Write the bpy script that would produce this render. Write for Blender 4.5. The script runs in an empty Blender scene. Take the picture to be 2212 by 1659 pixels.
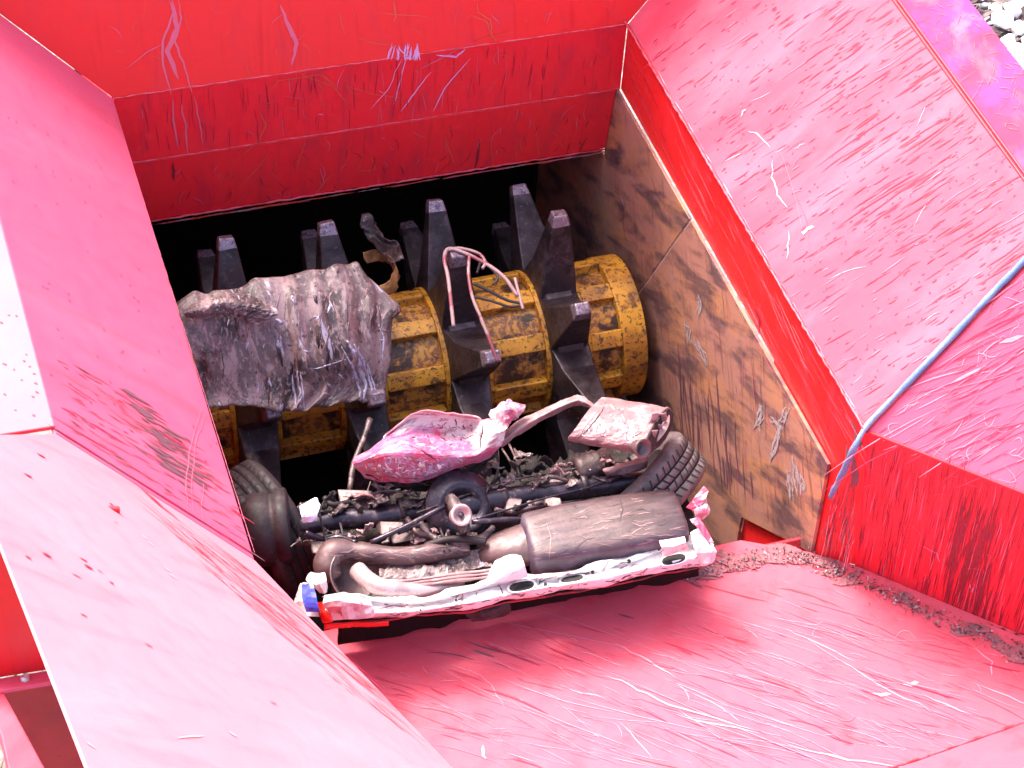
import bpy, bmesh, math, random
import numpy as np
from mathutils import Vector, Matrix, noise
random.seed(7)
S = bpy.context.scene
# ------------------------------------------------------------------ camera
CP = Vector((-1.8398511, -6.5643875, 5.0309257))
YAW, PIT, ROL, FOC = 0.3605670054, 0.7773869662, 0.07557307, 4.8023201573
_f = Vector((math.sin(YAW)*math.cos(PIT), math.cos(YAW)*math.cos(PIT), -math.sin(PIT)))
_r = Vector((math.cos(YAW), -math.sin(YAW), 0)); _u = _r.cross(_f)
RV = math.cos(ROL)*_r + math.sin(ROL)*_u
UV_ = -math.sin(ROL)*_r + math.cos(ROL)*_u
FV = _f
cam = bpy.data.cameras.new('camera'); cam.lens = FOC/2.212*36; cam.sensor_width = 36; cam.clip_end = 500; cam.clip_start = 0.1
co = bpy.data.objects.new('camera', cam); S.collection.objects.link(co)
co.matrix_world = Matrix(((RV.x, UV_.x, -FV.x, CP.x), (RV.y, UV_.y, -FV.y, CP.y), (RV.z, UV_.z, -FV.z, CP.z), (0, 0, 0, 1)))
S.camera = co
# ------------------------------------------------------------------ light
SUN_EL, SUN_AZ = math.radians(57), math.radians(-28)      # azimuth measured from +Y towards +X
w = bpy.data.worlds.new('World'); S.world = w; w.use_nodes = True
nt = w.node_tree; bg = nt.nodes['Background']; sky = nt.nodes.new('ShaderNodeTexSky')
sky.sky_type = 'NISHITA'; sky.sun_disc = False; sky.sun_elevation = SUN_EL; sky.sun_rotation = SUN_AZ
sky.air_density = 0.8; sky.dust_density = 5.0; sky.ozone_density = 0.3
nt.links.new(sky.outputs[0], bg.inputs[0]); bg.inputs[1].default_value = 0.15
sl = bpy.data.lights.new('sun', 'SUN'); sl.energy = 1.3; sl.angle = math.radians(14); sl.color = (1, .95, .88)
so = bpy.data.objects.new('sun', sl); S.collection.objects.link(so)
sd = Vector((math.sin(SUN_AZ)*math.cos(SUN_EL), math.cos(SUN_AZ)*math.cos(SUN_EL), math.sin(SUN_EL)))
so.rotation_euler = sd.to_track_quat('Z', 'Y').to_euler()
vs = S.view_settings; vs.view_transform = 'Standard'; vs.look = 'None'; vs.exposure = 2.32; vs.gamma = 1; vs.use_curve_mapping = False
S.cycles.max_bounces = 8

# ------------------------------------------------------------------ survey helpers
def ray(x, y): return FV + RV*((x-1106)/(FOC*1000)) - UV_*((y-829.5)/(FOC*1000))
def on(x, y, n, d):                       # where the sight line through a photo point meets the plane n.p = d
    r = ray(x, y); n = Vector(n); return CP + r*((d - n.dot(CP))/n.dot(r))
def onX(x, y, v): return on(x, y, (1, 0, 0), v)
def onY(x, y, v): return on(x, y, (0, 1, 0), v)
def onZ(x, y, v): return on(x, y, (0, 0, 1), v)

# ------------------------------------------------------------------ materials
def newmat(name):
    m = bpy.data.materials.new(name); m.use_nodes = True
    t = m.node_tree; b = t.nodes['Principled BSDF']; return m, t, b
def N(t, kind, **kw):
    n = t.nodes.new(kind)
    for k, v in kw.items(): setattr(n, k, v)
    return n
def coord(t, uv, scale, rot=0):
    tc = N(t, 'ShaderNodeTexCoord'); mp = N(t, 'ShaderNodeMapping')
    t.links.new(tc.outputs['UV' if uv else 'Object'], mp.inputs[0])
    mp.inputs['Scale'].default_value = scale; mp.inputs['Rotation'].default_value = (0, 0, rot)
    return mp.outputs[0]
def ntex(t, vec, scale, detail=5, rough=.6, dist=0):
    n = N(t, 'ShaderNodeTexNoise'); n.inputs['Scale'].default_value = scale; n.inputs['Detail'].default_value = detail
    n.inputs['Roughness'].default_value = rough; n.inputs['Distortion'].default_value = dist
    t.links.new(vec, n.inputs['Vector']); return n.outputs['Fac']
def ramp(t, fac, a, b, va=0, vb=1):
    r = N(t, 'ShaderNodeMapRange'); r.inputs[1].default_value = a; r.inputs[2].default_value = b
    r.inputs[3].default_value = va; r.inputs[4].default_value = vb; t.links.new(fac, r.inputs[0]); return r.outputs[0]
def mix(t, fac, a, b):
    m = N(t, 'ShaderNodeMix', data_type='RGBA')
    if isinstance(fac, (int, float)): m.inputs[0].default_value = fac
    else: t.links.new(fac, m.inputs[0])
    for s, v in ((m.inputs[6], a), (m.inputs[7], b)):
        if isinstance(v, tuple): s.default_value = (*v, 1)
        else: t.links.new(v, s)
    return m.outputs[2]
def bump(t, b, fac, strength=.2, dist=.01):
    n = N(t, 'ShaderNodeBump'); n.inputs['Strength'].default_value = strength; n.inputs['Distance'].default_value = dist
    t.links.new(fac, n.inputs['Height']); t.links.new(n.outputs[0], b.inputs['Normal'])
def layered(name, base, layers, rough=.45, rvar=.15, metal=0, bumpS=.15, bumpD=.006, bscale=14, spec=.5, uv=True, coat=0):
    """layers: (colour, (sx,sy), scale, lo, hi, strength)"""
    m, t, b = newmat(name); col = base
    for (c, sc, s, lo, hi, st) in layers:
        v = coord(t, uv, (sc[0], sc[1], sc[0] if len(sc) < 3 else sc[2]))
        f = ramp(t, ntex(t, v, s, 6, .62, .3), lo, hi, 0, st); col = mix(t, f, col, c)
    if isinstance(col, tuple): b.inputs['Base Color'].default_value = (*col, 1)
    else: t.links.new(col, b.inputs['Base Color'])
    v = coord(t, uv, (1, 1, 1)); nf = ntex(t, v, bscale, 6, .65)
    t.links.new(ramp(t, nf, .3, .7, max(.05, rough-rvar), min(1, rough+rvar)), b.inputs['Roughness'])
    bump(t, b, nf, bumpS, bumpD); b.inputs['Metallic'].default_value = metal
    b.inputs['Specular IOR Level'].default_value = spec; b.inputs['Coat Weight'].default_value = coat; b.inputs['Coat Roughness'].default_value = .25
    return m
RED = (.72, .016, .018)
M = {}
M['red_fresh'] = layered('red_paint', RED, [((.62, .022, .04), (3, 1), 2.2, .52, .7, .8), ((.55, .006, .012), (14, 1.2), 2.0, .55, .75, .7)], .42)
M['red_band'] = layered('red_paint_grimy', (.76, .018, .034), [((.5, .02, .05), (5, 1.2), 2.5, .5, .7, .7), ((.40, .012, .03), (26, 1.1), 1.6, .56, .78, .6)], .45)
M['red_worn'] = layered('red_paint_chalky', (.60, .045, .085), [((.61, .11, .16), (2.2, .8), 1.6, .45, .68, .75), ((.60, .04, .065), (7, .8), 1.7, .56, .76, .6), ((.35, .03, .06), (30, 1.4), 2.6, .6, .78, .4)], .58, bumpS=.12, spec=.42)
M['red_left'] = layered('red_paint_faded', (.60, .075, .145), [((.62, .11, .18), (2, .7), 1.4, .5, .7, .6), ((.60, .05, .07), (6, .7), 1.2, .56, .74, .5)], .58, bumpS=.12, spec=.42)
M['red_pale'] = layered('red_paint_pale', (.61, .19, .225), [((.63, .25, .28), (1.2, .6), 1.2, .45, .7, .7), ((.60, .10, .14), (5, .7), 1.5, .55, .75, .6)], .58, bumpS=.12, spec=.42)  # paler base than the other sloped plates, with lighter and redder mottling
M['red_flange'] = layered('red_paint_pale_flange', (.58, .14, .165), [((.60, .18, .20), (1, 1), 2, .4, .7, .8), ((.5, .2, .25), (1, 1), 40, .70, .76, .6)], .58, bumpS=.12, spec=.42)  # pale pink base with lighter mottling and small specks
M['violet'] = layered('red_paint_violet_sheen', (.50, .040, .09), [((.36, .05, .20), (1, 1), 3.0, .45, .6, .8), ((.30, .16, .30), (1, 1), 5, .62, .72, .7), ((.55, .13, .16), (1, 1.6), 2.2, .55, .7, .8)], .75, bumpS=.12, spec=.12)  # violet of the reflected sky is put into this paint colour
M['floor'] = layered('red_floor_paint', (.58, .076, .116), [((.60, .03, .05), (4, 4), 2.0, .52, .70, .6), ((.59, .10, .135), (1.2, 4), 2.2, .5, .7, .55), ((.40, .05, .08), (2, 7), 3.2, .62, .78, .35), ((.22, .10, .13), (1, 1), 9, .68, .76, .5)], .68, bumpS=.12, spec=.42)
M['wear'] = layered('rusty_wear_plate', (.38, .175, .130), [((.46, .20, .09), (1, 3), 1.5, .45, .62, .85), ((.10, .055, .062), (1.4, 5), 1.8, .47, .60, .9), ((.30, .15, .14), (1.5, 8), 3.0, .55, .7, .7), ((.035, .018, .018), (1, 3.2), 2.6, .6, .74, .85)], .45, bumpS=.3, bscale=22)
M['scr_light'] = layered('scratched_bare_paint', (.66, .34, .40), [], .5)
M['scr_pink'] = layered('scratched_pink_paint', (.60, .13, .20), [], .5)
M['scr_soft'] = layered('faint_floor_scratch', (.62, .24, .31), [], .5)
M['scr_faint'] = layered('faint_pink_scratch', (.60, .12, .19), [], .5)
M['scr_grime'] = layered('dark_grime_streak', (.20, .012, .022), [], .6)
M['st_pink'] = layered('pale_pink_scuff', (.24, .135, .135), [((.14, .08, .08), (1, 1, 1), 60, .5, .6, .8)], .5, uv=False)
M['st_dark'] = layered('dark_streak_and_gap_shade', (.028, .015, .017), [], .4, uv=False)  # dark streaks; also paints the gap shade on the rear beam
M['st_violet'] = layered('bare_violet_metal', (.44, .39, .52), [((.2, .15, .2), (1, 1, 1), 70, .52, .6, .8)], .35, uv=False)
M['st_white'] = layered('white_paint_flake', (.66, .60, .61), [], .4, uv=False)
M['st_crease'] = layered('pink_mark_and_crease_shade', (.30, .13, .15), [], .5, uv=False)  # pink marks, and the shade of folds painted on crushed metal
M['scr_orange'] = layered('scratched_undercoat', (.62, .09, .05), [], .5)
M['scr_dark'] = layered('dark_drag_mark', (.22, .012, .035), [], .55)
M['scr_red'] = layered('red_drag_mark', (.42, .010, .05), [], .5)
M['scr_grey'] = layered('grey_drag_mark', (.15, .055, .075), [], .6)
M['scr_violet'] = layered('violet_paint_smear', (.60, .34, .62), [], .5)
M['scr_steel'] = layered('bright_steel_scuff', (.55, .45, .46), [((.2, .12, .12), (1, 1), 60, .5, .62, .7)], .4, metal=.3)
M['dust'] = layered('grey_dust', (.30, .085, .105), [((.17, .060, .075), (1, 1, 1), 22, .45, .65, .9), ((.32, .22, .24), (1, 1, 1), 55, .6, .7, .8)], .8, uv=False, bumpS=.5)
M['weld'] = layered('worn_weld_bead', (.58, .09, .13), [((.50, .012, .02), (1, 1, 1), 18, .45, .6, .9)], .5, uv=False)
M['yellow'] = layered('chipped_yellow_paint', (.64, .29, .024), [((.40, .155, .02), (1, 1, 1), 9, .46, .60, .85), ((.05, .022, .014), (1, 1, 1), 60, .54, .60, .85), ((.05, .022, .014), (1, 1, 1), 18, .58, .64, .7), ((.10, .045, .02), (1, 1, 1), 4, .55, .68, .7)], .45, uv=False, bumpS=.4, bscale=60)
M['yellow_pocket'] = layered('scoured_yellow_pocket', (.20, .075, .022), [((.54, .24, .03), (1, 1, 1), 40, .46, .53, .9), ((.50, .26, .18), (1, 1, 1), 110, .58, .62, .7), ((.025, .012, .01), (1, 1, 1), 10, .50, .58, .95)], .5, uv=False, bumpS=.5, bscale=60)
M['steel'] = layered('dark_worn_steel', (.046, .031, .037), [((.105, .075, .092), (1, 1, 1), 14, .52, .66, .8), ((.012, .007, .008), (1, 1, 1), 7, .50, .62, .85), ((.15, .12, .15), (1, 1, 1), 70, .62, .68, .7)], .45, metal=.45, uv=False, bumpS=.4, bscale=40)
M['steel_tip'] = layered('polished_tooth_tip', (.22, .16, .20), [((.09, .06, .07), (1, 1, 1), 50, .5, .58, .85), ((.42, .38, .46), (1, 1, 1), 90, .58, .64, .7)], .36, metal=.5, uv=False, bumpS=.5, bscale=70)
M['black'] = layered('black_pit_and_shadow', (.010, .007, .007), [], .9, uv=False, spec=.1)  # pit walls; also colours the shadow sheet below the rear beam
M['rubber_dark'] = layered('dark_rubber_and_shade', (.022, .014, .016), [((.06, .036, .04), (1, 1, 1), 9, .52, .66, .8)], .6, uv=False, bumpS=.4, bscale=50, spec=.3)  # darker rubber; for the left tyre its shadow is in the colour
M['crump'] = layered('dirty_crumpled_sheet', (.13, .086, .088), [((.32, .215, .215), (14, 5), 1.0, .49, .57, .9), ((.028, .016, .018), (6, 4), 1.0, .50, .58, .9), ((.30, .21, .21), (70, 34), 1.0, .54, .60, .8), ((.22, .10, .10), (20, 7), 1.0, .60, .68, .6), ((.46, .42, .54), (24, 6), 1.0, .62, .66, .9), ((.40, .33, .36), (90, 60), 1.0, .64, .68, .8), ((.018, .010, .011), (60, 50), 1.0, .58, .64, .8)], .5, metal=.1, bumpS=.3, bumpD=.008, bscale=50)
M['crump_pink'] = layered('pink_white_panel_paint', (.52, .36, .38), [((.42, .05, .11), (1, 1, 1), 6, .50, .58, .9), ((.30, .17, .30), (1, 1, 1), 22, .55, .62, .8), ((.3, .05, .08), (1, 1, 1), 36, .6, .66, .8)], .36, uv=False, bumpS=.4, bumpD=.006, bscale=26)
def two_tone():
    m, t, b = newmat('two_tone_panel_paint'); uvc = coord(t, True, (1, 1, 1))
    sx = N(t, 'ShaderNodeSeparateXYZ'); t.links.new(uvc, sx.inputs[0]); nz = ntex(t, uvc, 9, 4)
    ad = N(t, 'ShaderNodeMath', operation='MULTIPLY_ADD'); t.links.new(nz, ad.inputs[0]); ad.inputs[1].default_value = .22; t.links.new(sx.outputs[1], ad.inputs[2])
    a2 = N(t, 'ShaderNodeMath', operation='MULTIPLY_ADD'); t.links.new(sx.outputs[0], a2.inputs[0]); a2.inputs[1].default_value = -.28; t.links.new(ad.outputs[0], a2.inputs[2])
    lower = ramp(t, a2.outputs[0], .19, .23)
    white = mix(t, ramp(t, ntex(t, uvc, 16), .52, .62, 0, .8), (.56, .49, .50), (.34, .13, .16))
    pink = mix(t, ramp(t, ntex(t, uvc, 10), .46, .56), (.52, .075, .15), (.44, .17, .30))
    pink = mix(t, ramp(t, ntex(t, uvc, 55, 4), .52, .62, 0, .6), pink, (.48, .28, .44))
    pink = mix(t, ramp(t, ntex(t, coord(t, True, (60, 30, 1)), 1.3, 5), .58, .64, 0, .8), pink, (.20, .03, .06))
    col = mix(t, lower, white, pink)
    col = mix(t, ramp(t, sx.outputs[1], .015, .035, .8, 0), col, (.42, .08, .13))
    t.links.new(col, b.inputs['Base Color']); b.inputs['Roughness'].default_value = .38; bump(t, b, ntex(t, uvc, 40), .4, .006); return m
M['two_tone'] = two_tone()
M['crump_white'] = layered('white_panel_paint', (.60, .56, .56), [((.42, .26, .28), (1, 1, 1), 9, .54, .66, .7), ((.24, .11, .12), (1, 1, 1), 26, .62, .68, .85)], .30, uv=False, bumpS=.3, bscale=16)
M['fold'] = layered('pink_dirty_sheet', (.24, .125, .13), [((.36, .24, .245), (1, 1, 1), 12, .5, .6, .8), ((.17, .08, .08), (1, 1, 1), 20, .58, .66, .8), ((.45, .18, .10), (1, 1, 1), 6, .62, .68, .6)], .45, uv=False, bumpS=.6, bscale=40)
M['rubber'] = layered('dusty_black_rubber', (.070, .050, .053), [((.15, .105, .108), (1, 1, 1), 12, .48, .62, .8)], .62, uv=False, bumpS=.4, bscale=60)
M['groove'] = layered('tyre_groove_and_slot_shade', (.012, .01, .01), [], .9, uv=False)  # dark tread grooves; also the painted shade inside the beam slots
def muffler_mat():
    m, t, b = newmat('dusty_muffler_steel'); v = coord(t, False, (1, 1, 1)); g = N(t, 'ShaderNodeNewGeometry'); sx = N(t, 'ShaderNodeSeparateXYZ'); t.links.new(g.outputs['Normal'], sx.inputs[0])
    ad = N(t, 'ShaderNodeMath', operation='MULTIPLY_ADD'); t.links.new(ntex(t, v, 7), ad.inputs[0]); ad.inputs[1].default_value = .9; t.links.new(sx.outputs[2], ad.inputs[2])
    steel = mix(t, ramp(t, ntex(t, v, 12), .48, .62), (.055, .036, .052), (.10, .068, .10))
    dusty = mix(t, ramp(t, ntex(t, coord(t, False, (3, 16, 16)), 3), .42, .62), (.055, .032, .036), (.105, .062, .064))
    col = mix(t, ramp(t, ad.outputs[0], 1.05, 1.40), steel, dusty); col = mix(t, ramp(t, ntex(t, v, 44), .63, .68, 0, .8), col, (.04, .02, .02))
    t.links.new(col, b.inputs['Base Color']); b.inputs['Metallic'].default_value = .2; b.inputs['Roughness'].default_value = .46; bump(t, b, ntex(t, v, 40), .3, .005); return m
M['muffler'] = muffler_mat()
M['pipe'] = layered('dusty_exhaust_steel', (.105, .060, .062), [((.20, .115, .118), (1, 1, 1), 9, .5, .64, .7), ((.045, .025, .026), (1, 1, 1), 9, .54, .66, .85), ((.26, .17, .17), (1, 1, 1), 34, .62, .68, .7)], .45, metal=.3, uv=False, bumpS=.3, bscale=36)
M['pipe_bright'] = layered('scraped_bright_pipe', (.45, .33, .33), [((.3, .18, .18), (1, 1, 1), 12, .55, .65, .7)], .32, metal=.3, uv=False)
M['axle'] = layered('oily_dark_axle', (.034, .024, .036), [((.095, .066, .09), (1, 1, 1), 10, .52, .66, .7), ((.17, .11, .10), (1, 1, 1), 30, .6, .66, .7)], .3, metal=.45, uv=False, bumpS=.3, bscale=44)
M['scrap'] = layered('grey_torn_scrap', (.085, .055, .055), [((.20, .135, .14), (1, 1, 1), 22, .54, .61, .8), ((.02, .012, .012), (1, 1, 1), 14, .5, .6, .85), ((.45, .38, .40), (1, 1, 1), 50, .64, .69, .8)], .45, metal=.3, uv=False, bumpS=.6, bscale=50)
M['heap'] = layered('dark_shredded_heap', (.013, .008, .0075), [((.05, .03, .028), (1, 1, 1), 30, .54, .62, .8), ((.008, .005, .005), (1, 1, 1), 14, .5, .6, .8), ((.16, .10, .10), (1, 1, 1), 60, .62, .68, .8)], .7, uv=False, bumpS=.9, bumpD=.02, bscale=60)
M['rusty'] = layered('rusty_orange_bracket', (.25, .10, .04), [((.45, .22, .06), (1, 1, 1), 14, .5, .6, .8), ((.06, .03, .02), (1, 1, 1), 9, .52, .62, .8)], .6, uv=False, bumpS=.5, bscale=40)
M['blue_rope'] = layered('blue_rope_fibre', (.10, .17, .33), [((.24, .31, .42), (1, 1, 1), 4, .45, .58, .9), ((.05, .10, .24), (1, 1, 1), 60, .6, .68, .6)], .55, uv=False, bumpS=.5, bscale=160)
M['wire'] = layered('pale_wire_sheath', (.36, .22, .22), [((.24, .05, .07), (1, 1, 1), 9, .5, .56, .9), ((.1, .07, .07), (1, 1, 1), 30, .62, .7, .7)], .45, uv=False)
M['wire_dark'] = layered('dark_wire_sheath', (.04, .03, .034), [], .5, uv=False)
M['lamp'] = layered('red_lamp_plastic', (.60, .018, .012), [], .18, uv=False, bumpS=.05)
M['blue'] = layered('blue_plastic', (.045, .055, .36), [((.2, .2, .5), (1, 1, 1), 18, .58, .64, .6)], .25, uv=False)
M['blue_white'] = layered('bluish_white_plastic', (.62, .62, .80), [((.3, .25, .4), (1, 1, 1), 22, .62, .68, .6)], .3, uv=False)
M['red_trim'] = layered('dark_red_trim', (.30, .012, .03), [((.03, .01, .01), (1, 1, 1), 12, .5, .6, .8)], .5, uv=False)
M['red_car'] = layered('red_pink_body_paint', (.60, .04, .09), [((.75, .5, .52), (1, 1, 1), 16, .56, .62, .8)], .3, uv=False)
M['stone'] = layered('white_stone', (.78, .76, .76), [((.55, .5, .5), (1, 1, 1), 5, .55, .7, .5)], .8, uv=False, bumpS=.5)
M['shard'] = layered('grey_glass_shard', (.30, .22, .25), [], .3, uv=False)
M['ground'] = layered('scrapyard_earth', (.20, .15, .14), [((.07, .05, .05), (1, 1, 1), 6, .45, .6, .8), ((.42, .36, .36), (1, 1, 1), 13, .56, .64, .8)], .9, uv=False, bumpS=.8)
M['grass'] = layered('dry_yellow_weeds', (.28, .22, .03), [((.10, .12, .02), (1, 1, 1), 7, .45, .6, .8)], .9, uv=False)
M['shaded_red'] = layered('red_paint_shaded', (.34, .006, .018), [((.2, .004, .012), (2, 2), 2, .45, .65, .7)], .4)  # shade of the recessed lower casing put into a darker red

# ------------------------------------------------------------------ object helpers
def link(o, parent=None):
    S.collection.objects.link(o)
    if parent: o.parent = parent
    return o
def mesh_obj(name, verts, faces, mats, fmat=None, uvs=None, parent=None, smooth=False, local=None):
    me = bpy.data.meshes.new(name); me.from_pydata([tuple(v) for v in verts], [], faces)
    for m in (mats if isinstance(mats, (list, tuple)) else [mats]): me.materials.append(M[m] if isinstance(m, str) else m)
    if fmat: me.polygons.foreach_set('material_index', fmat)
    if uvs is not None:
        l = me.uv_layers.new(name='UVMap'); k = 0
        for p in me.polygons:
            for vi in p.vertices: l.data[k].uv = uvs[vi]; k += 1
    if smooth: me.polygons.foreach_set('use_smooth', [True]*len(me.polygons))
    me.update(); o = bpy.data.objects.new(name, me); link(o, parent)
    return o
def recentre(o):                                   # put a lone mesh's origin inside it
    vs_ = [v.co for v in o.data.vertices]; c = sum(vs_, Vector())/len(vs_)
    o.data.transform(Matrix.Translation(-c)); o.location = c; return o
def tag(o, label=None, cat=None, group=None, kind=None):
    for k, v in (('label', label), ('category', cat), ('group', group), ('kind', kind)):
        if v: o[k] = v
    return o
def empty(name, loc, label, cat, group=None):
    o = bpy.data.objects.new(name, None); o.location = loc; link(o); o.empty_display_size = .1
    bpy.context.view_layer.update(); return tag(o, label, cat, group)
def child(o, root):                                # geometry is written in world space; keep it there under its thing
    o.parent = root; o.matrix_parent_inverse = Matrix.Translation(-root.location); return o
def solid(o, th=.004, off=-1):
    m = o.modifiers.new('thickness', 'SOLIDIFY'); m.thickness = th; m.offset = off; return o
def sub(o, part): o.parent = part; o.matrix_parent_inverse = Matrix(); return o      # parts sit at the world origin of their geometry
def bevel(o, wd=.005, seg=2):
    m = o.modifiers.new('bevel', 'BEVEL'); m.width = wd; m.segments = seg; m.limit_method = 'ANGLE'; m.angle_limit = math.radians(40); return o

class Panel:
    """a steel plate: outline of 3-D points on one plane, real thickness, UV in metres (u across, v down the slope)"""
    def __init__(s, name, pts, mats, th=.014, root=None, facing=None, flow=None):
        s.name, s.mats, s.th, s.root = name, mats, th, root
        pts = [Vector(p) for p in pts]
        n = Vector()
        for i in range(len(pts)):
            a, b = pts[i], pts[(i+1) % len(pts)]; n += a.cross(b)
        n.normalize(); c = sum(pts, Vector())/len(pts)
        s.flip = n.dot((CP if facing is None else Vector(facing)) - c) < 0
        if s.flip: n = -n; pts.reverse()
        s.n, s.c, s.pts, s.d = n, c, pts, n.dot(pts[0])
        dn = Vector(flow) if flow else Vector((0, 0, -1)); dn = dn - n*dn.dot(n)
        if dn.length < .05: dn = Vector((0, -1, 0)) - n*n.dot(Vector((0, -1, 0)))
        s.v = dn.normalized(); s.u = s.v.cross(n).normalized()
        s.V = []; s.F = []; s.FM = []
        k = len(pts); s.V += pts + [p - n*th for p in pts]
        s.F.append(list(range(k))); s.FM.append(0); s.F.append(list(range(2*k-1, k-1, -1))); s.FM.append(0)
        for i in range(k):
            j = (i+1) % k; s.F.append([i, i+k, j+k, j]); s.FM.append(0)
    def px(s, x, y): return on(x, y, s.n, s.d)
    def ribbon(s, pts, w, mi, taper=True, lift=.0016):
        pts = [Vector(p) for p in pts]
        if len(pts) < 2: return
        base = len(s.V); m = len(pts); lift += random.random()*.0012
        for i, p in enumerate(pts):
            t = (pts[min(i+1, m-1)] - pts[max(i-1, 0)]); t = t - s.n*t.dot(s.n)
            if t.length < 1e-6: t = s.u.copy()
            sd_ = s.n.cross(t.normalized()); f = i/(m-1)
            ww = w*.5*((.15 + .85*math.sin(math.pi*min(1, max(0, f)))**.6) if taper else 1)*random.uniform(.85, 1.15)
            s.V += [p + sd_*ww + s.n*lift, p - sd_*ww + s.n*lift]
        for i in range(m-1):
            a = base+2*i; s.F.append([a, a+1, a+3, a+2]); s.FM.append(mi)
    def stroke(s, pl, w, mi, jit=.0014, sub=4):        # a hand-traced scratch
        w *= .72
        p3 = [s.px(*q) for q in pl]; out = []
        for i in range(len(p3)-1):
            for k in range(sub): out.append(p3[i].lerp(p3[i+1], k/sub) + s.u*random.gauss(0, jit) + s.v*random.gauss(0, jit))
        out.append(p3[-1]); s.ribbon(out, w, mi)
    def dash(s, p, d, L, w, mi, curve=.0, n=5):
        d = (d - s.n*d.dot(s.n)).normalized(); q = s.n.cross(d); c = random.gauss(0, curve)
        s.ribbon([p + d*(L*(i/(n-1)-.5)) + q*(c*L*((i/(n-1)-.5)**2)*4) + q*random.gauss(0, .0005) for i in range(n)], w, mi)
    def blotch(s, p, a, b, ang, mi, n=12, lift=.0012):
        base = len(s.V); e = s.u*math.cos(ang) + s.v*math.sin(ang); q = s.n.cross(e); lift += random.random()*.001
        for i in range(n):
            t = 2*math.pi*i/n; k = random.uniform(.55, 1.15); s.V.append(p + e*(a*k*math.cos(t)) + q*(b*k*math.sin(t)) + s.n*lift)
        s.F.append(list(range(base, base+n))); s.FM.append(mi)
        f = s.F[-1]; a0, b0, c0 = s.V[f[0]], s.V[f[3]], s.V[f[6]]
        if (b0-a0).cross(c0-a0).dot(s.n) < 0: s.F[-1] = f[::-1]
    def build(s, bev=.004):
        uv = [((p-s.c).dot(s.u)+s.c.x*.37, (p-s.c).dot(s.v)+s.c.y*.53) for p in s.V]
        for i in range(len(s.F)):
            if s.FM[i]:
                f = s.F[i]; a0, b0, c0 = s.V[f[0]], s.V[f[1]], s.V[f[2]]
                if (b0-a0).cross(c0-a0).dot(s.n) < 0: s.F[i] = f[::-1]
        o = mesh_obj(s.name, s.V, s.F, s.mats, s.FM, uv)
        if bev: bevel(o, bev)
        if s.root: child(o, s.root)
        return o
def inpoly(x, y, P):
    c = False; j = len(P)-1
    for i in range(len(P)):
        if (P[i][1] > y) != (P[j][1] > y) and x < (P[j][0]-P[i][0])*(y-P[i][1])/(P[j][1]-P[i][1])+P[i][0]: c = not c
        j = i
    return c
def scatter(P, n):
    xs = [p[0] for p in P]; ys = [p[1] for p in P]; out = []
    while len(out) < n:
        x, y = random.uniform(min(xs), max(xs)), random.uniform(min(ys), max(ys))
        if inpoly(x, y, P): out.append((x, y))
    return out
def catmull(P, sub):
    out = []
    for i in range(len(P)-1):
        p0 = P[i-1] if i else P[0]*2-P[1]; p1, p2 = P[i], P[i+1]; p3 = P[i+2] if i+2 < len(P) else P[-1]*2-P[-2]
        for k in range(sub):
            t = k/sub; out.append(.5*((2*p1)+(p2-p0)*t+(2*p0-5*p1+4*p2-p3)*t*t+(3*p1-p0-3*p2+p3)*t**3))
    out.append(P[-1].copy()); return out
def patch(name, ctrl, mat, root=None, sub=7, amp=.01, fr=9, th=.004, edge=.006, ridge=True, smooth=True, seed=0, fine=.0, fs=(1, 1, 1)):
    """crumpled sheet through a grid of 3-D control points"""
    rows = [catmull([Vector(p) for p in r], sub) for r in ctrl]
    cols = [catmull([rows[i][j] for i in range(len(rows))], sub) for j in range(len(rows[0]))]
    nu, nv = len(cols), len(cols[0]); off = Vector((seed*3.7, seed*1.3, seed*2.1)); V = []; UVs = []
    du = sum((cols[i+1][nv//2]-cols[i][nv//2]).length for i in range(nu-1))/(nu-1); dv = sum((cols[nu//2][j+1]-cols[nu//2][j]).length for j in range(nv-1))/(nv-1)
    for j in range(nv):
        for i in range(nu):
            p = cols[i][j]; a = cols[min(i+1, nu-1)][j]-cols[max(i-1, 0)][j]; b = cols[i][min(j+1, nv-1)]-cols[i][max(j-1, 0)]
            n = a.cross(b); n = n.normalized() if n.length > 1e-9 else Vector((0, 0, 1))
            q = Vector((p.x*fs[0], p.y*fs[1], p.z*fs[2]))*fr+off; k = noise.noise(q)
            d = (abs(k)*-2+.5 if ridge else k) + .5*noise.noise(q*2.3) + (abs(noise.noise(q*4.7))*-.6)
            v = p + n*(amp*d + fine*noise.noise(q*11))
            if i in (0, nu-1) or j in (0, nv-1):
                q = p*22+off; k2 = p*60+off
                v = v + a*(edge*40*(noise.noise(q)+.5*noise.noise(k2))*.25) + b*(edge*40*(noise.noise(q+Vector((9, 3, 1)))+.5*noise.noise(k2+Vector((4, 8, 1))))*.25)
            V.append(v); UVs.append((i*du, j*dv))
    F = [[j*nu+i, j*nu+i+1, (j+1)*nu+i+1, (j+1)*nu+i] for j in range(nv-1) for i in range(nu-1)]
    c = sum(V, Vector())/len(V)
    f = F[len(F)//2]
    if (V[f[1]]-V[f[0]]).cross(V[f[2]]-V[f[0]]).dot(CP-c) < 0: F = [q[::-1] for q in F]
    o = mesh_obj(name, V, F, mat, uvs=UVs, smooth=smooth); solid(o, th)
    if root: child(o, root)
    return o
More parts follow.
